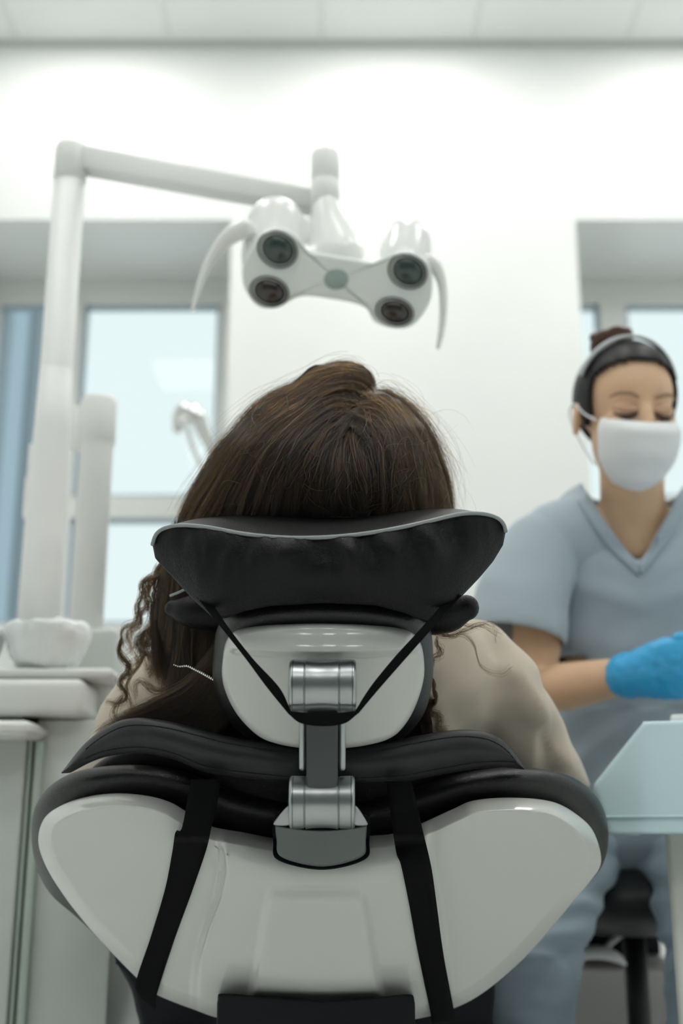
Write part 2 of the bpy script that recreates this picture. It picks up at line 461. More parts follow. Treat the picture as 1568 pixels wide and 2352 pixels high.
for (c, a, b_, mm) in lens:
    def ell(k, dd, n=36):
        return [P(c[0]+a*k*math.cos(t), c[1]+b_*k*math.sin(t)+a*.12*k*math.cos(t), dl(c[0]+a*k*math.cos(t), c[1]+b_*k*math.sin(t))+dd) for t in (2*PI*i/n for i in range(n))]
    bm = bmesh.new(); loft(bm, [ell(1.06, .012), ell(1.06, -.002), ell(.97, -.004), ell(.93, .001), ell(.93, .012)]); lr = link('lens_ring', bm, 'lensring', root)
    bm = bmesh.new(); loft(bm, [ell(.92, .006), ell(.92, .0015), ell(.7, -.0035), ell(.45, -.006), ell(.2, -.0072)]); link('lens', bm, mm, lr)
c, a, b_ = (772, 641), 28, 24
def ell(k, dd, n=36): return [P(c[0]+a*k*math.cos(t), c[1]+b_*k*math.sin(t), dl(*c)+b_*k*math.sin(t)*.00014+dd) for t in (2*PI*i/n for i in range(n))]
bm = bmesh.new(); loft(bm, [ell(1, .004), ell(1, -.001), ell(.9, -.0018)]); link('sensor', bm, 'sensor', root)
for pts in ([(562, 525, 30), (530, 541, 27), (502, 568, 20), (477, 608, 14), (459, 655, 10), (446, 700, 7), (443, 712, 6)],
            [(985, 600, 24), (1003, 618, 19), (1015, 655, 14), (1018, 705, 12), (1014, 755, 10), (1006, 797, 7)]):
    bm = bmesh.new(); stube(bm, [P(x, y, HD+.035) for x, y, r in pts], [(mpx(r, HD)*.75, mpx(r, HD)*.85) for x, y, r in pts], 40, seg=18)
    link('handle', bm, 'shell2', root)

# ================================================================== DENTAL UNIT at the left
root = thing('dental_unit', P(60, 2200, 1.75), 'white dental unit block with bowl tray, column and cupboard left of the chair', 'dental unit')
UD = 1.56
def pbox(bm, x0, y0, x1, y1, d, depth, bev=.006, seg=3):
    a = P(x0, y0, d); b = P(x1, y1, d); Yf = (a.y+b.y)/2
    u0 = PW(x0, (y0+y1)/2, Yf); u1 = PW(x1, (y0+y1)/2, Yf); zt = PW((x0+x1)/2, y0, Yf).z; zb = PW((x0+x1)/2, y1, Yf).z
    box(bm, (u0.x, Yf, zb), (u1.x, Yf+depth, zt), bev, seg)
    return Yf, u0.x, u1.x, zb, zt
bm = bmesh.new(); YU, ux0, ux1, uz0, uz1 = pbox(bm, -140, 1557, 190, 1642, UD, .34, .012, 4); flat(link('body', bm, 'unit', root))
bm = bmesh.new(); pbox(bm, 186, 1560, 250, 1640, UD+.10, .2, .01); flat(link('side_box', bm, 'unit', root))
bm = bmesh.new(); box(bm, (ux0, YU+.04, .0), (P(300, 1900, UD+.10).x, YU+.36, uz0-.002), .004); flat(link('cabinet', bm, 'lac', root))
def ybox(bm, x0, y0, x1, zb, Yf, depth, bev):
    box(bm, (PW(x0, 1900, Yf).x, Yf, zb), (PW(x1, 1900, Yf).x, Yf+depth, PW(x0, y0, Yf).z), bev)
YF = YU+.04
for xa, xb in ((52, 60), (68, 86)):
    bm = bmesh.new(); ybox(bm, xa, 1700, xb, .03, YF-.016, .018, .002); flat(link('door_edge', bm, 'edge', root))
bm = bmesh.new(); ybox(bm, -140, 1696, 46, .03, YF-.022, .021, .004); flat(link('door', bm, 'lac', root))
bm = bmesh.new(); pbox(bm, -140, 1652, 72, 1690, UD-.06, .12, .014, 4); flat(link('drawer', bm, 'unit', root))
bm = bmesh.new(); tube(bm, [P(70, 1650, UD+.03), P(70, 1664, UD+.03)], .011, 16); link('black_caster', bm, 'blackpl', root)
bm = bmesh.new(); stube(bm, [P(150, 2240, UD+.02), P(152, 2300, UD+.02), P(150, 2400, UD+.02)], .008, 12); link('hose', bm, 'unit', root)
# tray and upper ledge
bm = bmesh.new(); YT, *_ = pbox(bm, -140, 1533, 258, 1556, UD+.03, .26, .006); flat(link('tray', bm, 'unit', root))
bm = bmesh.new(); pbox(bm, 120, 1440, 262, 1560, UD+.30, .10, .01); flat(link('ledge', bm, 'lac', root))
# short column with collar beside the lamp pole, joined by a bracket
c0 = P(228, 918, 2.06); Yc = c0.y; zz = lambda y: PW(228, y, Yc).z
bm = bmesh.new(); lathe(bm, [(.0285, PB), (.0285, zz(1030)), (.029, zz(1028)), (.029, zz(1022)), (.0315, zz(1019)), (.0315, zz(924)), (.029, zz(916)), (0, zz(915))], (c0.x, Yc, 0)); link('column', bm, 'pole', root)
bm = bmesh.new(); a = PW(150, 975, Yc); box(bm, (PW(165, 975, Yc).x, Yc-.012, zz(1035)), (PW(195, 975, Yc).x, Yc+.015, zz(935)), .006); flat(link('bracket', bm, 'shell2', root))
bm = bmesh.new(); tube(bm, [PW(214, 1170, Yc), PW(214, 1420, Yc)], .002, 8); link('cable', bm, 'shell2', root)
bm = bmesh.new(); pbox(bm, 62, 1015, 92, 1100, DP+.02, .05, .006); pbox(bm, 52, 1090, 88, 1190, DP+.02, .05, .006); flat(link('switch_box', bm, 'shell2', root))
bm = bmesh.new(); ellipsoid(bm, P(85, 1262, DP-.02), (.012, .012, .012)); link('knob', bm, 'shell2', root)
bm = bmesh.new()
pole2 = P(128, 1440, DP-.005); 
lathe(bm, [(.0325, PB+.002), (.0315, PW(118, 1300, pole2.y).z), (.0285, PW(118, 1080, pole2.y).z), (.0262, PW(118, 960, pole2.y).z)], (P(166, 335, DP).x, Yp, 0)); link('pole_sleeve', bm, 'pole', root)

# plastic-wrapped bowl on the tray, and a smaller one at the picture's edge
def wrapped_bowl(cx, cy, rx, hgt, d, label):
    t = thing('spittoon_bowl', P(cx, cy+hgt, d), label, 'bowl')
    b = P(cx, cy+hgt/2, d); r = mpx(rx, d); z0 = P(cx, cy+hgt, d).z; z1 = P(cx, cy-hgt*.05, d).z; H = z1-z0
    bm = bmesh.new(); lathe(bm, [(r*.45, z0), (r*.62, z0+.1*H), (r*.8, z0+.45*H), (r*.92, z0+.9*H), (r*.88, z0+.92*H), (r*.7, z0+.45*H), (r*.3, z0+.2*H), (0, z0+.18*H)], (b.x, b.y, 0)); link('bowl', bm, 'shell2', t)
    bm = bmesh.new(); lathe(bm, [(r*.5, z0+.002), (r*.72, z0+.1*H), (r*.9, z0+.4*H), (r*1.0, z0+.8*H), (r*.98, z0+1.02*H), (r*.8, z0+1.1*H), (r*.5, z0+1.0*H), (0, z0+.98*H)], (b.x, b.y, 0), seg=72)
    bmesh.ops.subdivide_edges(bm, edges=bm.edges[:], cuts=2, use_grid_fill=True)
    me = bpy.data.meshes.new('f'); bm.to_mesh(me); bm.free()
    displace(me, lambda p, n: .007*mnoise.noise(p*26)+.004*abs(mnoise.noise(p*60)))
    link('film_cover', me, 'film', t)
wrapped_bowl(108, 1445, 92, 98, UD+.09, 'white bowl in crinkled clear plastic film on the unit tray')
wrapped_bowl(-62, 1450, 66, 88, UD+.09, 'small film-wrapped bowl cut by the left picture edge')
# cup filler tap standing in front of the window
TD = 3.0
root = thing('water_tap', (P(560, 1230, TD).x, P(560, 1230, TD).y, 0), 'shiny curved metal spout before the window, just left of the patient\'s hair', 'tap')
k = TD/2.3
bm = bmesh.new(); stube(bm, [P(408, 985, TD), P(410, 955, TD), P(425, 940, TD), P(450, 955, TD), P(466, 990, TD), P(490, 1045, TD), P(560, 1230, TD)], [r*k for r in (.010, .012, .013, .017, .014, .009, .008)], 50, seg=16); link('spout', bm, 'chrome', root)
bm = bmesh.new(); stube(bm, [P(430, 985, TD), P(450, 1045, TD), P(540, 1240, TD)], .006, 20, seg=10); link('tube', bm, 'shell2', root)
bm = bmesh.new(); ellipsoid(bm, P(421, 967, TD-.02), (.015, .015, .015)); link('nozzle', bm, 'shell2', root)
bm = bmesh.new(); q = P(560, 1230, TD); tube(bm, [q, Vector((q.x, q.y, 0.02))], .025, 16); lathe(bm, [(.11, 0), (.11, .015), (.03, .03), (0, .031)], (q.x, q.y, 0)); link('stand', bm, 'shell2', root)

# blue-grey low cabinet seen under the chair at the left
bm = bmesh.new(); Yq, qa, qb, qz0, qz1 = pbox(bm, 262, 2130, 360, 2650, 2.3, .3, .006); bm.clear(); box(bm, (qa, Yq, 0), (qb, Yq+.3, qz1), .006)
t = thing('low_cabinet', P(310, 2300, 2.3), 'blue-grey low cabinet glimpsed under the left of the chair back', 'cabinet')
flat(link('carcass', bm, 'bluegrey', t))
bm = bmesh.new(); pbox(bm, 268, 2140, 354, 2400, 2.29, .012, .003); flat(link('door', bm, 'bluegrey', t))
# ================================================================== DENTAL CHAIR (seen from behind the reclined back)
chair = thing('dental_chair', (0, 1.55, 0), 'white-shelled black leather dental chair reclined in the centre foreground', 'dental chair')
CXM = 738.0
topW = [(88,1935),(100,1882),(140,1850),(200,1830),(270,1822),(340,1828),(390,1842),(425,1862),(480,1896),(560,1912),(640,1926),(740,1930),(840,1920),(905,1914),(965,1892),(1040,1858),(1090,1838),(1180,1832),(1270,1842),(1330,1875),(1365,1915),(1380,1980)]
shell_o = topW + [(1354,2026),(1310,2078),(1250,2150),(1185,2218),(1110,2280),(1045,2315),(960,2340),(850,2352),(740,2356),(620,2352),(510,2340),(450,2321),(360,2285),(320,2252),(260,2192),(200,2126),(150,2062),(108,1995)]
creL = [(1930,507),(1960,512),(2000,514),(2060,503),(2130,476),(2200,456),(2260,449),(2400,447)]
creR = [(1930,985),(2000,990),(2130,1012),(2200,1024),(2260,1030),(2400,1034)]
def dS(px, py):
    d = 1.00 + (py-1830)*.00030
    d += .055*((px-CXM)/640)**2
    xl = interp(creL, py); xr = interp(creR, py)
    m = sst(xl-16, xl+12, px)*(1-sst(xr-12, xr+16, px))*sst(1850, 1990, py)
    bul = .016*m*(1+.6*(1-((px-CXM)/300)**2))
    d -= bul
    t = py-(1931-38*min(1.6, ((px-CXM)/262)**2))                   # broad rolled upper flange of the middle section
    cen = math.exp(-((px-CXM)/215)**4)
    if t < 110: d += cen*.050*(1-max(t, 0)/110)**1.6
    # shallow raised field in the middle, shaped in to imitate a bright reflection
    k = sst(2030, 2075, py)*sst(0, 26, px-(603-(py-2050)*.17))*sst(0, 26, (848+(py-2050)*.17)-px)*(1-sst(2275, 2300, py))
    d -= .010*k
    # faint moulded ridges on the left wing
    for (A, w) in (([(85,1968),(150,1985),(220,2010),(255,2080),(270,2160),(300,2260)], 5), ([(85,1940),(150,1950),(215,1975),(255,2020),(272,2090),(280,2180)], 7)):
        pass
    return d
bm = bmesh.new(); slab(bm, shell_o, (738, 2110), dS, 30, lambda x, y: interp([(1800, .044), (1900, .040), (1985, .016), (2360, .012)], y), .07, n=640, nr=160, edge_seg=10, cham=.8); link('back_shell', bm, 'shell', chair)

cush_o = [(72,1905),(80,1855),(108,1812),(150,1782),(200,1766),(280,1757),(360,1760),(430,1774),(490,1798),(560,1822),(650,1838),(740,1842),(840,1836),(910,1822),(980,1800),(1060,1776),(1150,1763),(1240,1766),(1310,1783),(1362,1820),(1390,1870),(1397,1930),(1388,1975),(1368,2010),(1310,2070),(1250,2140),(1170,2220),(1060,2290),(900,2330),(740,2335),(560,2325),(420,2285),(320,2230),(240,2165),(170,2102),(120,2058),(90,2010),(76,1960)]
def dC(px, py):
    d = 1.066 + (py-1800)*.00028 + .05*((px-CXM)/640)**2
    return d
bm = bmesh.new(); slab(bm, cush_o, (738, 2060), dC, 66, .040, .085, n=320, nr=30, edge_seg=10); link('back_cushion', bm, 'leather3', chair)

bm = bmesh.new(); slab(bm, [(185,1800),(225,1752),(290,1722),(380,1722),(500,1745),(740,1765),(950,1755),(1060,1730),(1130,1735),(1190,1775),(1200,1830),(1100,1880),(740,1900),(300,1880),(190,1850)], (720, 1815), lambda x, y: 1.104+.055*((x-720)/560)**2, 14, .012, .030, n=160, nr=10); link('upper_cushion', bm, 'leather', chair)
# --- bracket and headrest arm
brk_o = [(632,1895),(645,1872),(663,1850),(700,1840),(780,1840),(816,1850),(834,1872),(842,1893),(840,1930),(837,1962),(800,1980),(740,1990),(680,1981),(640,1963),(635,1930)]
def dB(px, py):
    d = .952+.010*((px-738)/100)**2
    lip = 1908-10*((px-738)/100)**2
    if py < lip: d += (lip-py)*.0009
    return d
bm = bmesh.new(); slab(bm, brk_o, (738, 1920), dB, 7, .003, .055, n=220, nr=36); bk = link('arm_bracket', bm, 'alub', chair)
poc_o = [(626,1900),(640,1870),(740,1850),(840,1870),(849,1900),(848,1935),(845,1968),(803,1988),(740,1998),(676,1989),(631,1970),(627,1935)]
bm = bmesh.new(); slab(bm, poc_o, (738, 1925), lambda x, y: dS(x, y)-.003-.004*sst(1880, 1925, y), 3, .0015, .03, n=160, nr=14); link('bracket_gasket', bm, 'blackpl', chair)
for (pts) in ([(630,1887),(664,1850),(668,1888),(660,1896),(634,1896)], [(815,1850),(842,1887),(840,1896),(818,1896),(811,1888)]):
    bm = bmesh.new(); slab(bm, pts, (sum(p[0] for p in pts)/5, sum(p[1] for p in pts)/5+4), lambda x, y: .944+abs(x-738)*.00006, 4, .003, .03, n=60, nr=6); link('bracket_shoulder', bm, 'aluc', bk)
def barrel(x0, x1, ya, yb, d, g0, g1, name):
    r = (yb-ya)/2*d/FPX; c = P((x0+x1)/2, (ya+yb)/2, d); k = d/FPX
    xs = lambda x: (x-(x0+x1)/2)*k
    waist = .0009
    prof = [(0, xs(x0)-.0001), (r-.003, xs(x0)), (r-.0012, xs(x0)+.0006), (r, xs(x0)+.0022), (r, xs(x0)+.0030), (r-.0006, xs(x0)+.0033), (r, xs(x0)+.0036), (r-.0004, xs(g0)-.0010), (r-.0012, xs(g0)-.0004), (r-.0012, xs(g0)), (r+.0002, xs(g0)+.0006)]
    for t in (.15, .35, .5, .65, .85): prof.append((r-waist*(1-(2*t-1)**2), xs(g0)+(xs(g1)-xs(g0))*t))
    prof += [(r+.0002, xs(g1)-.0006), (r-.0012, xs(g1)), (r-.0012, xs(g1)+.0004), (r-.0004, xs(g1)+.0010), (r, xs(x1)-.0036), (r-.0006, xs(x1)-.0033), (r, xs(x1)-.0030), (r, xs(x1)-.0022), (r-.0012, xs(x1)-.0006), (r-.003, xs(x1)), (0, xs(x1)+.0001)]
    bm = bmesh.new(); lathe(bm, prof, c, (1, 0, 0), 64); return flat(link(name, bm, 'alu', chair), 25)
barrel(664, 818, 1515, 1638, .950, 701, 778, 'upper_hinge')
barrel(664, 815, 1783, 1902, .955, 701, 777, 'lower_hinge')
def bar(name, x0, y0, x1, y1, d0, d1, th, bev, m):
    a = P((x0+x1)/2, y0, d0); b = P((x0+x1)/2, y1, d1); ax = (b-a); L = ax.length; ax.normalize()
    X = Vector((1, 0, 0)); N = X.cross(ax).normalized()      # points away from the camera
    if N.y < 0: N = -N
    w = (x1-x0)*(d0+d1)/2/FPX
    mt = Matrix((X, ax, N)).transposed().to_4x4(); mt.translation = a+Vector(((0), 0, 0))
    bm = bmesh.new(); box(bm, (-w/2, 0, 0), (w/2, L, th), bev, 3, mt); return flat(link(name, bm, m, chair))
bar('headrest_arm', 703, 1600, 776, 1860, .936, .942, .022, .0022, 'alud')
bar('arm_side_plate', 686, 1640, 704, 1773, .952, .955, .014, .0028, 'alu')
bar('arm_side_plate', 775, 1640, 794, 1773, .952, .955, .014, .0028, 'alu')

# --- headrest : cushion + white shell
hs_o = [(510,1560),(511,1510),(520,1470),(545,1447),(600,1437),(680,1433),(740,1432),(820,1434),(900,1440),(945,1452),(966,1478),(974,1520),(972,1565),(955,1620),(930,1665),(895,1696),(830,1714),(740,1721),(660,1714),(600,1695),(555,1655),(526,1610)]
def dH(px, py):
    u = (px-741)/232
    d = .972+(py-1435)*.00013+.030*u*u
    brow = 1512-6*u*u-8*abs(u)**3
    e = 1-sst(brow-16, brow+3, py)
    k = 1-sst(.80, .98, abs(u))
    d -= e*(.018+ .0)*k
    d += .020*k*e*(1-sst(1432, brow-5, py))       # brow leans back towards the top
    return d
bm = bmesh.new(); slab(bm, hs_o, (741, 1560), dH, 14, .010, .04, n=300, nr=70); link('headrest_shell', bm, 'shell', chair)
hc_o = [(489,1560),(491,1490),(500,1440),(532,1402),(590,1384),(660,1376),(740,1373),(830,1376),(905,1385),(955,1402),(985,1436),(994,1490),(992,1570),(970,1645),(915,1702),(830,1727),(740,1734),(650,1727),(570,1695),(513,1640)]
bm = bmesh.new(); slab(bm, hc_o, (741, 1560), lambda x, y: .987+(y-1435)*.00013+.03*((x-741)/232)**2, 42, .032, .075, n=240, nr=20, edge_seg=10); link('headrest_cushion', bm, 'leather3', chair)

# --- lower parts : tilt cover, seat, leg rest, pedestal
low_o = [(498,2330),(500,2296),(512,2282),(620,2290),(740,2298),(850,2292),(938,2284),(951,2297),(953,2340),(955,2450),(940,2500),(740,2510),(510,2500),(496,2450)]
bm = bmesh.new(); slab(bm, low_o, (738, 2395), lambda x, y: 1.085+(y-2290)*.0002+.012*((x-738)/230)**2, 6, .004, .06, n=200, nr=14); link('tilt_cover', bm, 'blackpl', chair)
rim_o = [(262,2196),(330,2245),(450,2310),(600,2340),(740,2346),(900,2338),(1050,2300),(1130,2250),(1132,2340),(1120,2440),(740,2470),(360,2440),(318,2340),(300,2270)]
bm = bmesh.new(); slab(bm, rim_o, (735, 2380), lambda x, y: 1.235+.03*((x-738)/430)**2, 14, .012, .10, n=200, nr=14); link('lower_back_cover', bm, 'navy', chair)
sx = P(738, 2000, 1.2).x
bm = bmesh.new(); box(bm, (sx-.20, 1.33, .33), (sx+.20, 1.95, .46), .04, 4); flat(link('seat', bm, 'leather', chair))
bm = bmesh.new(); box(bm, (sx-.18, 1.955, .34), (sx+.18, 2.75, .44), .035, 4); flat(link('leg_rest', bm, 'leather', chair))
bm = bmesh.new(); box(bm, (sx-.15, 1.40, .07), (sx+.15, 1.85, .328), .03, 3); flat(link('pedestal', bm, 'shell2', chair))
bm = bmesh.new(); box(bm, (sx-.20, 1.25, 0), (sx+.20, 2.1, .069), .02, 3); flat(link('floor_plate', bm, 'shell2', chair))

# ================================================================== HEAD PILLOW strapped over the headrest
pip, silt = [[tuple(q) for q in catmull(t, 140)] for t in ([(350,1250),(358,1228),(376,1214),(408,1207),(450,1208),(500,1215),(560,1226),(640,1234),(720,1235),(800,1230),(880,1219),(960,1203),(1040,1184),(1080,1179),(1115,1181),(1142,1190),(1156,1204),(1161,1220)], [(350,1248),(380,1214),(430,1196),(500,1186),(580,1184),(660,1188),(740,1192),(820,1189),(900,1178),(980,1170),(1050,1169),(1100,1178),(1145,1192),(1161,1219)])]
pil = thing('head_pillow', P(755, 1350, 1.0), 'black winged leather head pillow with grey piping under the patient\'s hair', 'pillow')
botp = [(350,1252),(356,1282),(372,1300),(402,1332),(440,1374),(490,1420),(520,1420),(560,1404),(620,1392),(740,1385),(860,1390),(930,1408),(972,1428),(990,1430),(1022,1408),(1062,1368),(1102,1326),(1132,1290),(1155,1252),(1161,1222)]
def dP(px): return .962+.045*((px-755)/405)**2
xs_ = 755+405.5*np.sin(np.linspace(-PI/2, PI/2, 130)); xs_[0] += .8; xs_[-1] -= .8
bm = bmesh.new(); rings = []
for x in xs_:
    a, b_, s = interp(pip, x), interp(botp, x), interp(silt, x)
    d = dP(x); w = max(.02, min(1, (1-((x-755)/406)**2)*2.2)); row = []
    for k in range(25):                                    # front face, piping down to lower edge
        t = k/24; y = a+(b_-a)*t
        bulge = .012*math.sin(PI*t)**.8*w
        fold = .0065*w*mnoise.noise(Vector((x*.020+y*.006*(1 if x < 755 else -1), 3.1, y*.0022)))*math.exp(-((t-.22)/.24)**2) + .0016*w*mnoise.noise(Vector((x*.05, 9, y*.01)))*(1-t)
        row.append(P(x, y, d-bulge+fold*1.6+.006*t))
    for k in range(1, 9):                                  # tucked behind
        t = k/9; row.append(P(x, b_-(b_-a)*.18*t+2*w, d+.006+.085*w*t))
    for k in range(0, 15):                                 # top face, coming forward to the piping
        t = k/14; y = s+(a-s)*t
        dd = d+(.115*w)*(1-t); row.append(P(x, y-0*math.sin(PI*t)*w, dd-.004*w*math.sin(PI*t)))
    rings.append(row)
loft(bm, rings); link('pillow_body', bm, 'leather', pil)
bm = bmesh.new(); q = catmull(pip, 160); tube(bm, [P(x, y, dP(x)-.0012) for x, y in q], .0017, 12); link('piping', bm, 'piping', pil)
bm = bmesh.new(); stube(bm, [P(398,1398,1.11), P(450,1405,1.105), P(600,1412,1.11), P(740,1412,1.115), P(900,1410,1.10), P(1020,1406,1.085), P(1070,1396,1.08)], [mpx(20,1.1), mpx(40,1.1), mpx(50,1.1), mpx(52,1.1), mpx(50,1.1), mpx(50,1.08), mpx(30,1.08)], 50, seg=24); nr_ = link('neck_roll', bm, 'leather', pil)
bm = bmesh.new(); stube(bm, [P(392,1368,1.085), P(412,1360,1.08), P(432,1350,1.08)], .0014, 12, seg=8); link('roll_piping', bm, 'piping', nr_)
def dst(x, y): return min(dH(x, y), .975)-.003
sm = 'web'
def dl_(x, y):
    return interp([(1380, .99), (1415, .968), (1450, .953), (1480, .948), (1600, .938), (1640, .934)], y)
bm = bmesh.new(); ribbon(bm, [(452,1372),(500,1432),(560,1508),(612,1578),(662,1640)], [(478,1372),(524,1440),(580,1512),(642,1580),(668,1634)], dl_, .0015); link('strap', bm, sm, pil)
bm = bmesh.new(); ribbon(bm, [(1030,1372),(960,1450),(905,1510),(850,1578),(816,1632)], [(1062,1366),(985,1452),(925,1520),(868,1585),(822,1640)], dl_, .0015); link('strap', bm, sm, pil)
bm = bmesh.new(); ribbon(bm, [(658,1632),(690,1636),(740,1638),(790,1636),(822,1632)], [(662,1640),(690,1661),(740,1668),(790,1662),(820,1641)], lambda x, y: .9315, .002); link('strap_loop', bm, sm, pil)

# ================================================================== BACK PAD strapped over the chair back
pad = thing('back_pad', P(740, 1740, 1.05), 'black stitched leather band pad strapped across the top of the chair back', 'pad')
bt = [(140,1775),(196,1706),(255,1664),(308,1649),(380,1655),(450,1672),(520,1690),(600,1703),(690,1713),(760,1716),(870,1706),(950,1691),(1030,1678),(1085,1676),(1130,1686),(1168,1712),(1204,1764)]
bb = [(160,1776),(215,1748),(262,1735),(330,1731),(400,1745),(460,1770),(520,1783),(640,1796),(740,1801),(850,1800),(930,1795),(1000,1782),(1080,1768),(1150,1763),(1206,1768)]
bt = [tuple(q) for q in catmull(bt, 120)]; bb = [tuple(q) for q in catmull(bb, 120)]
def dBand(x, t): return 1.032+.06*((x-700)/560)**2 - .012*math.sin(PI*t)
xs_ = np.linspace(141, 1204, 150); bm = bmesh.new(); rings = []
for x in xs_:
    a, b_ = interp(bt, x), interp(bb, x); b_ = max(b_, a+3); row = []
    wob = .003*mnoise.noise(Vector((x*.012, 1, 0)))
    for k in range(17):
        t = k/16; e = min(t, 1-t); row.append(P(x, a+(b_-a)*t, dBand(x, t)+wob*math.sin(PI*t)+.006*(1-min(1, e/.08))**2))
    for k in range(16, -1, -1):
        t = k/16; row.append(P(x, a+(b_-a)*(.04+.92*t), dBand(x, t)+.018))
    rings.append(row)
loft(bm, rings); link('pad_body', bm, 'leather2', pad)
def stitchline(tt, name):
    bm = bmesh.new(); X = np.arange(200, 1190, 8.0)
    for x in X:
        pts = []
        for dx in (-2.6, 0, 2.6):
            a, b_ = interp(bt, x+dx), interp(bb, x+dx); b_ = max(b_, a+3)
            y = a+(16 if tt == 0 else (b_-a)-14)
            t = (y-a)/(b_-a); pts.append(P(x+dx, y, dBand(x+dx, t)-.0002+.003*mnoise.noise(Vector((x*.012, 1, 0)))*math.sin(PI*t)))
        tube(bm, pts, .00055, 6)
    link(name, bm, 'stitch', pad)
stitchline(0, 'stitch_line'); stitchline(1, 'stitch_line')
def dstrap(x, y):
    base = dS(x, y)-.002
    t = y-interp(topW, x)
    return min(base, interp([(1780, 1.045), (1840, 1.02), (1900, .992), (1950, .988), (2400, 2)], y)) if t < 60 else min(base, interp([(1900, .995), (1960, 1.03), (2000, 2)], y))
def dstr2(x, y):
    return min(dS(x, y)-.002 if y > interp(topW, x)+25 else 9, interp([(1770, 1.042), (1860, 1.010), (1920, 1.000), (2000, 1.2)], y))
for L, R in (([(438,1790),(428,1850),(416,1906),(403,1910),(395,1960),(378,2045),(345,2155),(312,2256),(322,2290)], [(507,1790),(498,1850),(485,1902),(474,1950),(440,2050),(400,2160),(362,2278),(356,2320)]),
             ([(887,1795),(898,1880),(910,1960),(920,1985),(938,2070),(960,2190),(985,2310),(992,2352)], [(945,1795),(958,1850),(970,1905),(990,1990),(1003,2080),(1018,2190),(1040,2308),(1046,2340)])):
    bm = bmesh.new(); ribbon(bm, L, R, dstr2, .0016, 70); link('strap', bm, 'web', pad)
# ================================================================== PATIENT lying in the chair
SD = 1.20
pat = thing('person', (P(738, 1700, SD).x, 1.62, .46), 'reclined person with long curly dark brown hair and beige shirt, seen from behind', 'person')
shC = P(738, 1610, SD+.02)
back = Vector((0, .77, -.64))                         # from the shoulders down to the hips
pel = Vector((shC.x, 1.66, .56))
def X(v, x): return Vector((v.x+x, v.y, v.z))
shR, shL = P(1135, 1610, SD+.05), P(345, 1650, SD+.05)
elR, elL = P(1255, 1800, SD+.25), P(215, 1830, SD+.22)
wrR, wrL = X(pel, .10)+Vector((0, -.02, .17)), X(pel, -.12)+Vector((0, -.05, .17))
hc = P(755, 1120, 1.24)                               # head centre
def finger_set(bm, w, fw, side, up, k=1.0):
    """palm, four bent fingers, thumb"""
    fw = fw.normalized(); side = side.normalized(); up = up.normalized()
    tube(bm, [w-fw*.01*k, w+fw*.03*k, w+fw*.075*k], [(.020*k, .026*k), (.017*k, .038*k), (.014*k, .040*k)], 16, up=up)
    for i, (o, L) in enumerate(((-.030, .068), (-.010, .077), (.010, .072), (.029, .056))):
        b = w+fw*.078*k+side*o*k
        tube(bm, [b-fw*.012*k, b+fw*L*.4*k, b+fw*L*.75*k-up*.012*k, b+fw*L*.95*k-up*.03*k], [.0095*k, .009*k, .0082*k, .0072*k], 10, up=up)
    b = w+fw*.02*k-side*.028*k
    tube(bm, [b, b+fw*.03*k-side*.026*k, b+fw*.058*k-side*.03*k-up*.008*k], [.013*k, .011*k, .009*k], 10, up=up)
def pbody(bm):
    # trunk
    tube(bm, [shC+Vector((0, -.02, .02)), shC.lerp(pel, .3), shC.lerp(pel, .65), pel], [(.07, .15), (.085, .14), (.085, .125), (.10, .16)], 24, up=(0, .6, .8))
    tube(bm, [shL, shC+Vector((0, .01, 0)), shR], [.040, .060, .040], 20)
    # neck and head
    tube(bm, [shC+Vector((0, .0, .02)), hc+Vector((0, .03, -.07))], [.06, .056], 18)
    ellipsoid(bm, hc+Vector((0, .02, 0)), (.072, .085, .098))
    f = hc+Vector((0, .075, .045)); ellipsoid(bm, hc+Vector((0, .062, -.012)), (.055, .06, .075))
    ellipsoid(bm, hc+Vector((0, .125, -.01)), (.012, .02, .016))
    for s in (-1, 1): ellipsoid(bm, hc+Vector((s*.073, .03, -.02)), (.010, .018, .028))
    # arms
    for a, e, w, sg in ((shR, elR, wrR, 1), (shL, elL, wrL, -1)):
        tube(bm, [a, a.lerp(e, .5), e, e.lerp(w, .35), w], [.036, .036, .033, .033, .024], 16)
        finger_set(bm, w, (w-e).normalized()*.6+Vector((-sg*.4, .3, -.1)), Vector((-.3*sg, -.6, .2))*-sg, Vector((0, -.2, 1)))
    # legs
    for s in (-1, 1):
        h = X(pel, s*.085)
        tube(bm, [h, h+Vector((s*.02, .22, -.01)), h+Vector((s*.02, .44, -.005)), h+Vector((s*.02, .66, -.035)), h+Vector((s*.02, .86, -.05))], [.085, .078, .058, .056, .040], 18)
        tube(bm, [h+Vector((s*.02, .88, -.055)), h+Vector((s*.03, .92, .03)), h+Vector((s*.035, .94, .10))], [(.038, .036), (.040, .032), (.035, .022)], 14)
me = fused(pbody, .007, 6); link('body', me, 'skinp', pat)
def pshirt(bm):
    tube(bm, [shC+Vector((0, -.025, .02)), shC.lerp(pel, .3), shC.lerp(pel, .65), pel], [(.098, .185), (.115, .172), (.11, .152), (.115, .175)], 28, up=(0, .6, .8))
    # yoke following the photograph's shoulder line
    tube(bm, [P(318, 1665, SD+.03), P(385, 1600, SD+.04), P(470, 1565, SD+.04), P(738, 1560, SD+.04), P(980, 1530, SD+.04), P(1075, 1535, SD+.04), P(1140, 1585, SD+.04)], [.045, .054, .060, .075, .062, .055, .053], 22)
    tube(bm, [P(1100, 1550, SD+.04), P(1152, 1630, SD+.07), P(1202, 1715, SD+.11), P(1226, 1800, SD+.16)], [.050, .055, .054, .056], 22)
    tube(bm, [P(385, 1620, SD+.04), P(325, 1690, SD+.07), P(282, 1750, SD+.10), P(245, 1810, SD+.14)], [.046, .046, .046, .048], 22)
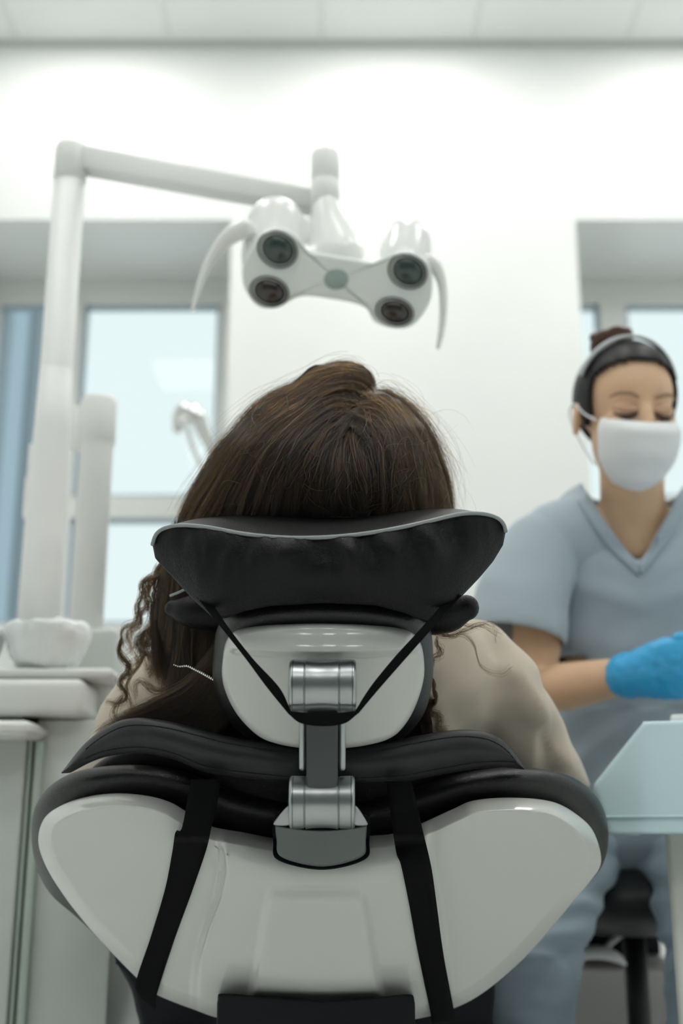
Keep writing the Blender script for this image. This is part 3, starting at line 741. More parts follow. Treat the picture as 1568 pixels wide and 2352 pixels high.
def pfold(p, n):
    x, y, d = project(p)
    k = 0
    if x > 850:                                       # folds running down from the shoulder towards the sleeve hem
        u = ((x-1075)*.80-(y-1430)*.60)/60
        v = ((x-1075)*.60+(y-1430)*.80)
        k = .011*sst(60, 200, v)*((1-abs(math.sin(u*1.05+.9*mnoise.noise(Vector((x*.006, y*.006, 1))))))**1.6-.3)
        k += .006*mnoise.noise(Vector((x*.010, y*.014, 4)))
        s = math.hypot((x-1262)/34, (y-1720)/90); k -= .014*max(0, 1-s)
    else: k = .003*mnoise.noise(p*22)
    return k
me = fused(pshirt, .006, 8, pfold)
link('shirt', me, 'shirt', pat)
bm = bmesh.new(); stube(bm, [P(975, 1513, 1.12), P(1060, 1507, 1.125), P(1140, 1512, 1.135), P(1195, 1545, 1.16)], .0009, 30, seg=6)
bm.free()
# trousers
def ptro(bm):
    tube(bm, [pel+Vector((0, -.06, .04)), pel+Vector((0, .03, 0))], [(.12, .178), (.115, .178)], 24, up=(0, .6, .8))
    for s in (-1, 1):
        h = X(pel, s*.085)
        tube(bm, [h, h+Vector((s*.02, .22, -.01)), h+Vector((s*.02, .44, -.005)), h+Vector((s*.02, .66, -.035)), h+Vector((s*.02, .83, -.05))], [.097, .089, .070, .068, .055], 20)
link('trousers', fused(ptro, .009, 5, lambda p, n: .004*mnoise.noise(p*18)), 'jeans', pat)

# ------------------------------------------------------------------ hair : dark mass + strands
rowL = [(830,742),(836,720),(845,700),(860,683),(880,662),(900,630),(940,580),(980,545),(1020,506),(1060,480),(1100,455),(1140,428),(1180,404),(1240,384),(1300,372),(1360,360),(1420,352),(1480,372),(1530,388),(1560,384),(1590,372),(1630,345),(1680,310),(1720,290)]
rowR = [(830,822),(836,838),(845,848),(860,856),(880,860),(897,866),(905,890),(925,925),(940,940),(980,975),(1020,994),(1060,1010),(1100,1022),(1140,1032),(1180,1039),(1240,1030),(1300,1012),(1360,1000),(1420,990),(1480,985),(1560,985),(1640,1000),(1720,1005)]
HY = np.arange(800., 1760., 2.)
def smoothtab(xs, vs, w=45):
    v = np.interp(HY, xs, vs); k = np.exp(-.5*(2*np.arange(-w, w+1)/w)**2); k /= k.sum(); m = len(k)//2
    return np.convolve(np.pad(v, m, mode='edge'), k, 'valid')
TD_ = smoothtab([830, 900, 1000, 1180, 1400, 1720], [1.245, 1.225, 1.2, 1.185, 1.17, 1.115])
TB_ = np.minimum(smoothtab([830, 900, 1000, 1180, 1300, 1400, 1720], [.03, .07, .095, .105, .075, .045, .03]), .012+.0022*np.maximum(0, HY-828))
def hc_d(y): return float(np.interp(y, HY, TD_))
def hc_b(y): return float(np.interp(y, HY, TB_))
def hd(x, y):
    l, r = interp(rowL, y), interp(rowR, y); m = (l+r)/2; h = max(6, (r-l)/2)
    u = min(1, abs(x-m)/h); return hc_d(y)-hc_b(y)*math.sqrt(max(0, 1-u**2.4)) 
ys = np.concatenate([np.linspace(838, 900, 14), np.linspace(910, 1715, 60)]); bm = bmesh.new(); rings = []
for y in ys:
    l, r = interp(rowL, y)+9, interp(rowR, y)-9; m = (l+r)/2; h = (r-l)/2; row = []
    for k in range(48):
        a = 2*PI*k/48; x = m+h*math.cos(a); s = math.sin(a)
        dd = hc_d(y)+.004-(hc_b(y)-.006)*(abs(s)**.8)*(1 if s > 0 else -1)*(1 if s > 0 else .9)
        row.append(P(x, y+4*mnoise.noise(Vector((x*.03, y*.02, 2))), dd))
    rings.append(row)
loft(bm, rings); hair = link('hair', bm, 'hairunder', pat)
hair['label'] = 'long curly dark brown hair'

ST_P, ST_N, ST_R = [], [], []
def add_strand(pts3, r0=.00011, tip=.35):
    n = len(pts3); ST_P.append(np.asarray(pts3)); ST_N.append(n)
    ST_R.append(r0*(1-(1-tip)*np.linspace(0, 1, n)**2))
def P_arr(px, py, d):
    x = (px-CX)/FPX; u = (CY-py)/FPX
    return np.stack([d*x, d*(CT-u*ST), CAMZ+d*(ST+u*CT)], 1)
rLy, rLx = np.array(rowL).T; rRy, rRx = np.array(rowR).T
def hd_arr(x, y):
    l = np.interp(y, rLy, rLx); r = np.interp(y, rRy, rRx); m = (l+r)/2; h = np.maximum(6, (r-l)/2)
    u = np.minimum(1, abs(x-m)/h)
    return np.interp(y, HY, TD_)-np.interp(y, HY, TB_)*np.sqrt(np.maximum(0, 1-u**2.4))
def sheet(guides, count, n=22, jit=5, lift=.010, wav=3.0, r0=.00011, locks=60, cut=(.75, 1.0), dadd=0.0, start=.12, loose=.25, width=.09):
    G = np.stack([catmull(g, 60) for g in guides]); ng = len(guides)
    lv = rng.uniform(0, ng-1, locks); lp = rng.uniform(0, 2*PI, (locks, 4)); la = rng.uniform(.3, 1, locks); ld = rng.uniform(-.010, .004, locks); lw = width*rng.uniform(.5, 1.5, locks); ls = rng.uniform(0, .35, locks)
    k = np.arange(60)/59
    for s in range(count):
        ci = rng.integers(locks); free = rng.random() < loose
        t0 = rng.uniform(0, start)+(ls[ci]*.4 if not free else 0); t1 = rng.uniform(*cut); tt = np.linspace(t0, t1, n); e = np.linspace(0, 1, n)
        q = rng.normal(0, 1)
        v = np.full(n, rng.uniform(0, ng-1)) if free else lv[ci]+q*lw[ci]*(1.15-.55*e)+.10*np.sin(tt*5+lp[ci, 3])*la[ci]
        v = np.clip(v, 0, ng-1.001); i = v.astype(int); f = v-i
        gx = np.stack([np.interp(tt, k, G[m, :, 0]) for m in range(ng)]); gy = np.stack([np.interp(tt, k, G[m, :, 1]) for m in range(ng)])
        ar = np.arange(n)
        x = gx[i, ar]*(1-f)+gx[i+1, ar]*f; y = gy[i, ar]*(1-f)+gy[i+1, ar]*f
        j = rng.normal(0, jit*(1.5 if free else .6), 2); w = rng.normal(0, 1, 2)
        x = x+j[0]*(.4+.6*e)+wav*la[ci]*np.sin(tt*9+lp[ci, 0])*e*1.6+w[0]*jit*.8*np.sin(e*PI*rng.uniform(.6, 1.6))
        y = y+j[1]*.6+wav*la[ci]*np.sin(tt*8+lp[ci, 1])*e+w[1]*jit*.5*np.sin(e*PI)
        bow = np.sin(np.clip(e*.95+.03, 0, 1)*PI)
        d = hd_arr(x, y)+dadd
        if free: d = d-abs(rng.normal(0, lift))*(.2+.8*bow)
        else: d = d+(ld[ci]-.006*max(0, 1-q*q*.5))*(.35+.65*bow)-abs(rng.normal(0, .0015))-.003*la[ci]*np.sin(tt*7+lp[ci, 2])
        add_strand(P_arr(x, y, d), r0*rng.uniform(.7, 1.25))
A = [[(858,902),(838,848),(790,834),(735,848),(690,878),(625,905),(575,945),(545,982),(500,1030),(465,1085),(430,1140),(400,1200)],
     [(850,905),(815,865),(765,870),(700,905),(630,945),(580,990),(535,1050),(500,1110),(465,1165),(430,1222)],
     [(835,925),(795,895),(740,910),(670,950),(610,1000),(570,1060),(535,1120),(510,1180),(490,1230)],
     [(815,935),(770,925),(710,955),(650,1005),(610,1060),(585,1120),(570,1180),(560,1230)],
     [(805,950),(760,955),(710,990),(670,1040),(645,1100),(630,1160),(620,1230)],
     [(795,965),(755,985),(725,1030),(700,1090),(690,1150),(690,1230)],
     [(795,975),(775,1010),(760,1060),(755,1120),(760,1180),(765,1230)],
     [(800,978),(798,1012),(806,1060),(818,1120),(828,1180),(830,1230)]]
B = [[(800,978),(798,1012),(806,1060),(818,1120),(828,1180),(830,1230)],
     [(810,955),(835,975),(860,1010),(875,1060),(880,1130),(880,1230)],
     [(815,940),(850,950),(890,985),(915,1040),(925,1110),(925,1230)],
     [(820,925),(865,925),(910,955),(945,1010),(965,1080),(970,1150),(970,1230)],
     [(830,915),(880,905),(930,935),(970,985),(1000,1050),(1015,1110),(1025,1170),(1025,1230)],
     [(845,905),(890,900),(945,937),(988,1000),(1012,1060),(1028,1110),(1037,1170),(1034,1230)]]
sheet(A, 12000, 24, 4, .008, 3.5, locks=95); sheet(B, 8500, 22, 4, .008, 3.5, locks=70)
sheet([[(772,948),(800,946),(842,965),(872,1005)], [(772,990),(800,975),(832,1000),(852,1055)]], 420, 16, 5, .006, 2, locks=12, start=.2)
sheet([[(852,928),(815,942),(780,972),(748,1035)], [(838,955),(808,962),(785,1000),(765,1065)]], 420, 16, 5, .006, 2, locks=12, start=.2)
# the puff above the parting
Bp = [[(862,905),(858,875),(842,850),(812,836),(775,833),(735,845),(700,865),(668,890)], [(864,915),(850,885),(825,866),(790,862),(750,872),(710,892),(660,925)], [(862,925),(835,905),(800,892),(765,897),(720,918),(670,955)]]
sheet(Bp, 3500, 20, 3, .012, 2.0, start=.25, locks=24)
# fly-away hairs
sheet(A, 520, 24, 20, .018, 9, .00009, 5, (.5, 1.0), -.006, .5, 1); sheet(B, 480, 22, 20, .018, 9, .00009, 5, (.5, 1.0), -.006, .5, 1)
sheet([A[0], A[1]], 260, 24, 11, .006, 5, .00008, 3, (.6, 1.0), 0, .5, 1); sheet([B[4], B[5]], 160, 22, 10, .006, 5, .00008, 3, (.6, 1.0), 0, .5, 1)
for q in range(260):
    if rng.random() < .6: x0, y0 = rng.uniform(560, 990), rng.uniform(985, 1160)
    else: x0, y0 = rng.uniform(780, 960), rng.uniform(930, 1150)
    if not (np.interp(y0, rLy, rLx)+25 < x0 < np.interp(y0, rRy, rRx)-25): continue
    n = 26; a = rng.uniform(.2, 2.9); L = rng.uniform(40, 190); kk = rng.normal(0, 1.1); k2 = rng.normal(0, 1.6)
    e = np.linspace(0, 1, n); an = a+kk*e+k2*np.sin(e*PI*1.5)*.5
    x = x0+np.cumsum(np.cos(an))*L/n; y = np.minimum(y0+np.cumsum(np.sin(an))*L/n, 1188)
    add_strand(P_arr(x, y, hd_arr(x, y)-.004-abs(rng.normal(0, .012))*np.sin(e*PI)), .00009)
# mass hanging behind the pillow and over the shoulders
Cc = [[(402,1190),(380,1270),(362,1340),(350,1400),(340,1460),(345,1530)], [(430,1200),(405,1290),(395,1380),(385,1460),(380,1540),(390,1610)], [(470,1210),(445,1320),(430,1430),(420,1530),(410,1610),(400,1690)], [(520,1220),(490,1340),(475,1450),(465,1560),(450,1640),(440,1710)], [(570,1230),(540,1350),(520,1460),(515,1560),(505,1640),(500,1720)]]
sheet(Cc, 5200, 24, 6, .008, 7, .00011, 40, (.7, 1.0))
Dd = [[(500,1480),(430,1570),(350,1612),(290,1640),(240,1668),(205,1700)], [(520,1500),(450,1600),(380,1640),(320,1665),(270,1690),(235,1715)], [(530,1520),(480,1620),(420,1660),(370,1685),(330,1700),(300,1715)], [(560,1560),(520,1650),(480,1690),(440,1710),(420,1720),(400,1730)]]
def drape(guides, count, dfun, jit=6, wav=5, n=22, r0=.0001, cut=(.5, 1.0)):
    G = np.stack([catmull(g, 60) for g in guides]); ng = len(guides)
    for s in range(count):
        v = rng.uniform(0, ng-1.001); i = int(v); f = v-i; g = G[i]*(1-f)+G[i+1]*f
        tt = np.linspace(rng.uniform(0, .3), rng.uniform(*cut), n); k = np.arange(60)/59; e = np.linspace(0, 1, n); ph = rng.uniform(0, 2*PI, 2)
        x = np.interp(tt, k, g[:, 0])+rng.normal(0, jit)+wav*np.sin(tt*rng.uniform(5, 12)+ph[0])*e
        y = np.interp(tt, k, g[:, 1])+rng.normal(0, jit)+wav*np.sin(tt*rng.uniform(5, 12)+ph[1])*e
        d = np.array([dfun(a, b) for a, b in zip(x, y)])-abs(rng.normal(0, .004))
        add_strand(P_arr(x, y, d), r0*rng.uniform(.7, 1.2))
drape(Dd, 5200, lambda x, y: min(hd(x, y)-.001 if x > interp(rowL, y) else 9, interp([(200, 1.14), (260, 1.125), (330, 1.112), (420, 1.10), (560, 1.09)], x)))
# curls : twisted locks at the left and a few at the right
def curl(path, d, strands=46, amp=(4, 12), waves=4.0, spread=4.5, ph=None, n=60, r0=.00011):
    g = catmull(path, n); ph = rng.uniform(0, 2*PI) if ph is None else ph
    t = np.gradient(g, axis=0); t /= np.linalg.norm(t, axis=1)[:, None]; nm = np.stack([-t[:, 1], t[:, 0]], 1)
    e = np.linspace(0, 1, n)
    for s in range(strands):
        a = (amp[0]+(amp[1]-amp[0])*e)*rng.uniform(.55, 1.1); p = ph+rng.normal(0, .42); wv = waves*(1+rng.normal(0, .02))
        off = rng.normal(0, spread, 2); lat = a*np.sin(2*PI*wv*e+p); dep = a*np.cos(2*PI*wv*e+p)
        last = n if rng.random() < .6 else int(n*rng.uniform(.6, 1))
        x = g[:, 0]+nm[:, 0]*lat+off[0]*(.5+.5*np.sin(e*PI*2+p)); y = g[:, 1]+nm[:, 1]*lat+off[1]
        add_strand(P_arr(x, y, d+dep/FPX*d+rng.normal(0, .002))[:last], r0*rng.uniform(.7, 1.2))
for path, d, k, amp, w in [
    ([(392,1250),(372,1310),(345,1330),(325,1345),(322,1385),(310,1420),(285,1450),(276,1480)], 1.16, 60, (3, 8), 4),
    ([(276,1470),(278,1500),(292,1540),(280,1570),(283,1600),(262,1622),(242,1612)], 1.155, 60, (5, 11), 2.6),
    ([(400,1270),(372,1340),(355,1400),(338,1450),(330,1490),(322,1530)], 1.165, 60, (5, 12), 4),
    ([(390,1300),(365,1380),(350,1440),(332,1470),(320,1500),(345,1520)], 1.17, 46, (5, 12), 4),
    ([(405,1330),(380,1420),(362,1480),(352,1520),(330,1528)], 1.16, 60, (6, 14), 3.6),
    ([(410,1380),(385,1450),(370,1500),(365,1540),(340,1545)], 1.15, 60, (6, 14), 3.5),
    ([(370,1300),(340,1345),(335,1400),(312,1440),(290,1470)], 1.175, 26, (4, 9), 5),
    ([(330,1500),(300,1560),(296,1620),(330,1660)], 1.15, 24, (4, 10), 1.6),
    ([(440,1480),(400,1560),(360,1585),(320,1570),(310,1600)], 1.14, 40, (3, 8), 2),
    ([(280,1600),(262,1640),(270,1660),(300,1655)], 1.15, 20, (3, 6), 1.2),
    ([(385,1290),(350,1330),(338,1375),(322,1420),(300,1455),(290,1500)], 1.17, 40, (5, 11), 4.2),
    ([(400,1350),(372,1400),(352,1450),(318,1480),(306,1525)], 1.16, 46, (6, 13), 3.4),
    ([(395,1400),(370,1455),(342,1490),(318,1500),(300,1545)], 1.155, 40, (7, 14), 2.8),
    ([(405,1420),(392,1490),(374,1525),(352,1560)], 1.15, 46, (6, 13), 2.8),
    ([(340,1440),(318,1470),(330,1500),(352,1505),(345,1475)], 1.16, 20, (3, 6), 1.5),
    ([(985,1560),(1002,1590),(988,1620),(1000,1650),(1022,1680)], 1.11, 60, (6, 13), 3),
    ([(975,1580),(985,1630),(975,1670),(1000,1690)], 1.11, 60, (6, 13), 3),
    ([(990,1440),(1010,1455),(1040,1462),(1062,1445),(1100,1440),(1150,1452)], 1.12, 18, (3, 8), 2),
    ([(990,1450),(1020,1462),(1060,1458),(1085,1480),(1105,1530),(1150,1548),(1175,1535)], 1.12, 9, (1, 4), 1.5),
    ([(1000,1470),(1010,1490),(1000,1515),(985,1530)], 1.12, 26, (4, 9), 2),
    ([(1030,1420),(1080,1435),(1130,1440),(1145,1475)], 1.14, 9, (3, 10), 1.5)]:
    curl(path, d, int(k*1.6), amp, w)
hcv = bpy.data.hair_curves.new('hair_strands'); hcv.add_curves(ST_N)
hcv.position_data.foreach_set('vector', np.concatenate(ST_P).astype(np.float32).ravel())
ra = hcv.attributes.new('radius', 'FLOAT', 'POINT'); ra.data.foreach_set('value', np.concatenate(ST_R).astype(np.float32))
hs_ = bpy.data.objects.new('hair_strands', hcv); COL.objects.link(hs_); hcv.materials.append(M['hair']); attach(hs_, hair)
hs_['kind'] = 'stuff'
# beaded necklace
nk = catmull([(400,1527),(412,1531),(430,1530),(446,1537),(462,1545),(478,1554),(494,1563)], 22)
bm = bmesh.new()
for i, (x, y) in enumerate(nk):
    r = .0008+.0008*min(1, i/14); ellipsoid(bm, P(x, y, 1.084), (r, r, r), u=10, v=8)
tube(bm, [P(x, y, 1.085) for x, y in nk], .00025, 6)
nl = link('necklace', bm, 'bead', pat); nl['label'] = 'thin silver bead chain'
# ================================================================== ASSISTANT seated behind the patient's shoulder
AD = 1.80
asp = thing('person', (P(1450, 1900, 1.86).x, P(1450, 1900, 1.86).y, .45), 'seated person in grey-blue scrubs, white face mask and blue gloves', 'person')
HC = P(1437, 952, AD+.02)                     # head centre
yaw, pitch = math.radians(8), math.radians(-19)
HM = Matrix.Rotation(yaw, 4, 'Z') @ Matrix.Rotation(-pitch, 4, 'X')
# local head frame : x to the picture's right, -y forward (towards the camera), z up
def H(x, y, z): return HC + HM @ Vector((x, -y, z))
Q = lambda x, y, d: P(x, y, d)
aSL, aSR = Q(1252, 1272, 1.83), Q(1650, 1268, 1.88)
aEL, aWL = Q(1222, 1590, 1.74), Q(1448, 1550, 1.62)
aER, aWR = Q(1690, 1590, 1.78), Q(1770, 1545, 1.62)
aN0, aN1 = Q(1452, 1190, 1.86), Q(1450, 1070, 1.82)
aHip = Q(1445, 1880, 1.93)
kneeL, ankL = Q(1212, 2240, 1.52), Vector((Q(1262, 2400, 1.56).x, 1.62, .10))
kneeR, ankR = Q(1628, 2225, 1.62), Vector((Q(1560, 2400, 1.66).x, 1.72, .10))
def abody(bm):
    ellipsoid(bm, H(0, -.012, .028), (.071, .092, .082), HM.to_3x3().to_4x4())
    ellipsoid(bm, H(0, .022, -.035), (.058, .066, .078), HM.to_3x3().to_4x4())
    ellipsoid(bm, H(0, .048, -.088), (.030, .030, .026), HM.to_3x3().to_4x4())
    for s in (-1, 1):
        ellipsoid(bm, H(s*.034, .060, -.022), (.024, .022, .024), HM.to_3x3().to_4x4())
        ellipsoid(bm, H(s*.031, .070, .002), (.017, .012, .011), HM.to_3x3().to_4x4())
    tube(bm, [H(0, .082, .006), H(0, .092, -.018), H(0, .099, -.034)], [.009, .010, .013], 12)
    for s in (-1, 1):
        ellipsoid(bm, H(s*.075, -.012, -.012), (.007, .017, .030), (HM @ Matrix.Rotation(s*.35, 4, 'Z')).to_3x3().to_4x4())
    tube(bm, [aN0+Vector((0, 0, -.05)), aN0.lerp(aN1, .4), aN1], [.058, .050, .050], 20)
    tube(bm, [aN0+Vector((0, .0, -.02)), Q(1450, 1400, 1.86), Q(1448, 1650, 1.88), aHip], [(.045, .10), (.075, .115), (.075, .105), (.09, .14)], 26, up=(0, 1, .1))
    tube(bm, [aSL, Q(1335, 1228, 1.85), aN0+Vector((0, 0, -.04)), Q(1560, 1225, 1.87), aSR], [.040, .036, .046, .036, .040], 18)
    for a, e, w in ((aSL, aEL, aWL), (aSR, aER, aWR)):
        tube(bm, [a, a.lerp(e, .5), e, e.lerp(w, .3), e.lerp(w, .7), w], [.044, .040, .035, .036, .030, .025], 18)
    for s, k, a in ((-1, kneeL, ankL), (1, kneeR, ankR)):
        h = aHip+Vector((s*.075, 0, -.01))
        tube(bm, [h, h.lerp(k, .5), k, k.lerp(a, .4), a], [.066, .056, .046, .046, .036], 18)
me = fused(abody, .0055, 5); link('body', me, 'skin', asp)

# ---- scrub top
VN = [(1338, 1118), (1352, 1138), (1395, 1205), (1436, 1262), (1468, 1298), (1500, 1240), (1535, 1180), (1560, 1128), (1575, 1110)]
def atop(bm):
    tube(bm, [Q(1450, 1200, 1.87), Q(1450, 1290, 1.87), Q(1452, 1450, 1.87), Q(1452, 1650, 1.89), Q(1450, 1790, 1.92), Q(1446, 1850, 1.93)], [(.072, .125), (.098, .142), (.112, .140), (.108, .124), (.122, .140), (.128, .150)], 30, up=(0, 1, .1))
    tube(bm, [Q(1236, 1270, 1.83), Q(1272, 1248, 1.84), Q(1350, 1226, 1.85), Q(1450, 1235, 1.85), Q(1550, 1222, 1.87), Q(1630, 1238, 1.88), Q(1664, 1268, 1.88)], [.050, .055, .062, .072, .062, .055, .050], 22)
    tube(bm, [Q(1243, 1268, 1.83), Q(1216, 1320, 1.81), Q(1196, 1380, 1.79), Q(1187, 1440, 1.775)], [.055, .059, .064, .067], 22)
    tube(bm, [Q(1658, 1268, 1.88), Q(1686, 1320, 1.86), Q(1700, 1380, 1.84), Q(1705, 1440, 1.82)], [.055, .059, .064, .067], 22)
def afold(p, n):
    x, y, d = project(p)
    k = .0045*mnoise.noise(Vector((x*.007, y*.010, 5)))
    if y > 1330: k += .0050*mnoise.noise(Vector((x*.012+y*.010, y*.004-x*.006, 8)))*sst(1330, 1450, y)
    if y > 1620: k += .010*mnoise.noise(Vector((x*.013+y*.013, y*.003-x*.003, 12)))
    if y < 1420 and x > 1290: k += .006*math.exp(-((y-(1330+.0009*(x-1470)**2*0+.35*abs(x-1470)*-1+60))/26)**2)*.6
    return k+.009
me = fused(atop, .005, 8, afold)
bm = bmesh.new(); bm.from_mesh(me)
def inside(px, py, poly):
    c = False; j = len(poly)-1
    for i in range(len(poly)):
        (xi, yi), (xj, yj) = poly[i], poly[j]
        if (yi > py) != (yj > py) and px < (xj-xi)*(py-yi)/(yj-yi)+xi: c = not c
        j = i
    return c
vcut = [(1330, 1000), *VN, (1590, 1000)]
kill = []
for f in bm.faces:
    c = f.calc_center_median(); x, y, d = project(c)
    front = f.normal.dot(c-Vector((0, 0, CAMZ))) < 0
    if inside(x, y, vcut) and (front or y < 1150): kill.append(f)
    # sleeve mouths
    e = c-Q(1187, 1440, 1.775)
    ax = (Q(1187, 1440, 1.775)-Q(1196, 1380, 1.79)).normalized()
    if e.length < .12 and e.dot(ax) > .018 : kill.append(f)
bmesh.ops.delete(bm, geom=list(set(kill)), context='FACES')
def smooth_border(bm, it=14):
    be = {}
    for e in bm.edges:
        if e.is_boundary:
            for v in e.verts: be.setdefault(v, []).append(e.other_vert(v))
    for _ in range(it):
        new = {v: v.co*.4+(q[0].co+q[1].co)*.3 for v, q in be.items() if len(q) == 2}
        for v, c in new.items(): v.co = c
def islands_keep(bm):
    seen = set(); best = []
    for v in bm.verts:
        if v in seen: continue
        st = [v]; comp = []; seen.add(v)
        while st:
            q = st.pop(); comp.append(q)
            for e in q.link_edges:
                o = e.other_vert(q)
                if o not in seen: seen.add(o); st.append(o)
        if len(comp) > len(best): best = comp
    keep = set(best); bmesh.ops.delete(bm, geom=[v for v in bm.verts if v not in keep], context='VERTS')
islands_keep(bm); smooth_border(bm)
from mathutils.bvhtree import BVHTree
bvh = BVHTree.FromBMesh(bm)
def hit(px, py, dflt):
    o = Vector((0, 0, CAMZ)); r = bvh.ray_cast(o, (P(px, py, 1)-o).normalized())
    return project(r[0])[2] if r[0] is not None else dflt
bmesh.ops.recalc_face_normals(bm, faces=bm.faces); bmesh.ops.solidify(bm, geom=bm.faces[:], thickness=.0018)
top = link('scrub_top', bm, 'scrub', asp)
def strip(pts, off):
    bm = bmesh.new(); n = 50; c = catmull(pts, n); rings = []; last = 1.8
    for x, y in c:
        row = []
        for k in range(5):
            q = k/4; w_ = max(0, (y-1240)/58); xx, yy = x+off[0]*q*(1-.93*w_), y+off[1]*q*(1+.55*w_); last = hit(xx, yy, last); row.append((xx, yy, last))
        rings.append(row)
    A = np.array(rings)
    for _ in range(6): A[1:-1, :, 2] = (A[:-2, :, 2]+A[1:-1, :, 2]*2+A[2:, :, 2])/4
    loft(bm, [[P(*q[:2], q[2]-.0035) for q in r]+[P(*q[:2], q[2]+.004) for q in r[::-1]] for r in A]); return bm
link('collar', strip([(1352,1136),(1395,1203),(1436,1260),(1467,1298)], (-27, 16)), 'collar', top)
link('collar', strip([(1560,1130),(1535,1180),(1500,1240),(1469,1298)], (27, 16)), 'collar', top)

# ---- trousers
def atro(bm):
    for s, k, a in ((-1, kneeL, ankL), (1, kneeR, ankR)):
        h = aHip+Vector((s*.075, -.01, -.02))
        tube(bm, [h, h.lerp(k, .5)+Vector((0, 0, .015)), k, k.lerp(a, .35), k.lerp(a, .9)], [.078, .068, .058, .066, .074], 22)
    tube(bm, [aHip+Vector((0, 0, .05)), aHip+Vector((0, 0, -.03))], [(.115, .155), (.11, .165)], 22, up=(0, 1, 0))
def tfold(p, n):
    x, y, d = project(p)
    k = .005*mnoise.noise(Vector((x*.010, y*.012, 3)))+.004*mnoise.noise(Vector((x*.012, y*.035, 6)))
    if y < 2190: k += .0036*math.sin(y*.085+(x-1400)*.012*(1 if x > 1440 else -1)+1.5*mnoise.noise(Vector((x*.01, y*.01, 7))))*sst(1900, 1960, y)
    else: k += .010*mnoise.noise(Vector((x*.012+y*.010, y*.002, 1)))
    return k
link('scrub_trousers', fused(atro, .0065, 6, tfold), 'scrubp', asp)
for a, s in ((ankL, -1), (ankR, 1)):
    bm = bmesh.new(); stube(bm, [a+Vector((0, .03, -.045)), a+Vector((0, -.06, -.05)), a+Vector((0, -.14, -.062)), a+Vector((0, -.19, -.068))], [(.045, .040), (.045, .042), (.034, .044), (.026, .034)], 20, seg=18, up=(0, 0, 1)); link('shoe', bm, 'shoe', asp)

# ---- gloved hands
def glove(bm, w, e, k, flip=1, back=None):
    fw = (w-e).normalized()
    fw = (fw*.15+Vector((flip*.66, -.70, .03))).normalized()
    up = Vector((0, -.35, .93)); up = (up-fw*up.dot(fw)).normalized(); side = fw.cross(up)*-flip   # side : away from the camera
    tube(bm, [w-(w-e).normalized()*.004, w+fw*.012, w+fw*.04], [(.0325, .034), (.031, .031), (.036, .027)], 22, up=up)
    pc = w+fw*.062
    tube(bm, [w+fw*.02, pc, w+fw*.098], [(.036, .022), (.043, .024), (.041, .022)], 20, up=up)
    kn = w+fw*.098
    # index reaches out pinching, the other three curl towards the palm
    for i, (o, L, curlk) in enumerate(((.036, .080, .22), (.0125, .082, .40), (-.0115, .074, .60), (-.0345, .058, .82))):
        b = kn+up*o; n_ = side                    # curl towards the wearer's palm side
        p1 = b+fw*L*.42*(1-.25*curlk)+n_*.006-up*.006
        p2 = p1+fw*L*.34*(1-curlk*.9)-side*(-.024)*curlk-up*.010*curlk-up*.004
        p3 = p2+fw*L*.28*(.8-1.5*curlk)-side*(-.018)*curlk-up*.006
        tube(bm, [b-fw*.012, b+fw*.006, p1, p2, p3], [.0104, .0099, .0094, .009, .008], 14, up=up)
    tb = w+fw*.03+side*.020+up*.012
    tube(bm, [tb, tb+fw*.035+side*.014+up*.012, tb+fw*.070+side*.012+up*.014, tb+fw*.096+side*.006+up*.008], [.016, .0135, .0115, .0095], 14, up=up)
link('glove', fused(lambda bm: glove(bm, aWL, aEL, 1, 1), .0022, 1, lambda p, n: .0012*mnoise.noise(p*90)), 'glove', asp)
link('glove', fused(lambda bm: glove(bm, aWR, aER, 1, -1), .0032, 3, lambda p, n: .0012*mnoise.noise(p*90)), 'glove', asp)

# ---- face : mask, lids, lashes, brows
bm = bmesh.new(); rings = []
prof = [(-.014, .102, .055), (-.018, .108, .059), (-.026, .115, .062), (-.036, .118, .063), (-.048, .117, .062), (-.062, .112, .060), (-.076, .107, .057), (-.089, .101, .050), (-.101, .092, .041), (-.111, .080, .030), (-.117, .066, .018)]
pr = catmull(prof, 44); nn = 41
for j, (z, yf, hw) in enumerate(pr):
    row = []; pleat = .0022*math.sin(j/43*PI*2*3.0)*(1 if 6 < j < 34 else .3)
    for k in range(nn):
        u = -1+2*k/(nn-1); au = abs(u)
        a = u*math.radians(80)
        x = hw*math.sin(a)/math.sin(math.radians(80)); y = (yf+pleat*(1-au**3))*(1-(au**2.5)*.56) - .0
        row.append((x, y, z+.006*au*au))
    rings.append(row)
front = [[H(*q) for q in r] for r in rings]; backr = [[H(q[0]*.97, q[1]-.004, q[2]) for q in r] for r in rings]
rr = [f+b[::-1] for f, b in zip(front, backr)]
loft(bm, rr); mk = link('face_mask', bm, 'mask', asp)
for s in (-1, 1):
    bm = bmesh.new(); stube(bm, [H(s*.062, .038, -.012), H(s*.071, .012, -.003), H(s*.080, -.014, .012), H(s*.082, -.026, -.006), H(s*.072, .010, -.05), H(s*.060, .040, -.080)], .0018, 30, seg=8); link('ear_loop', bm, 'mask', mk)
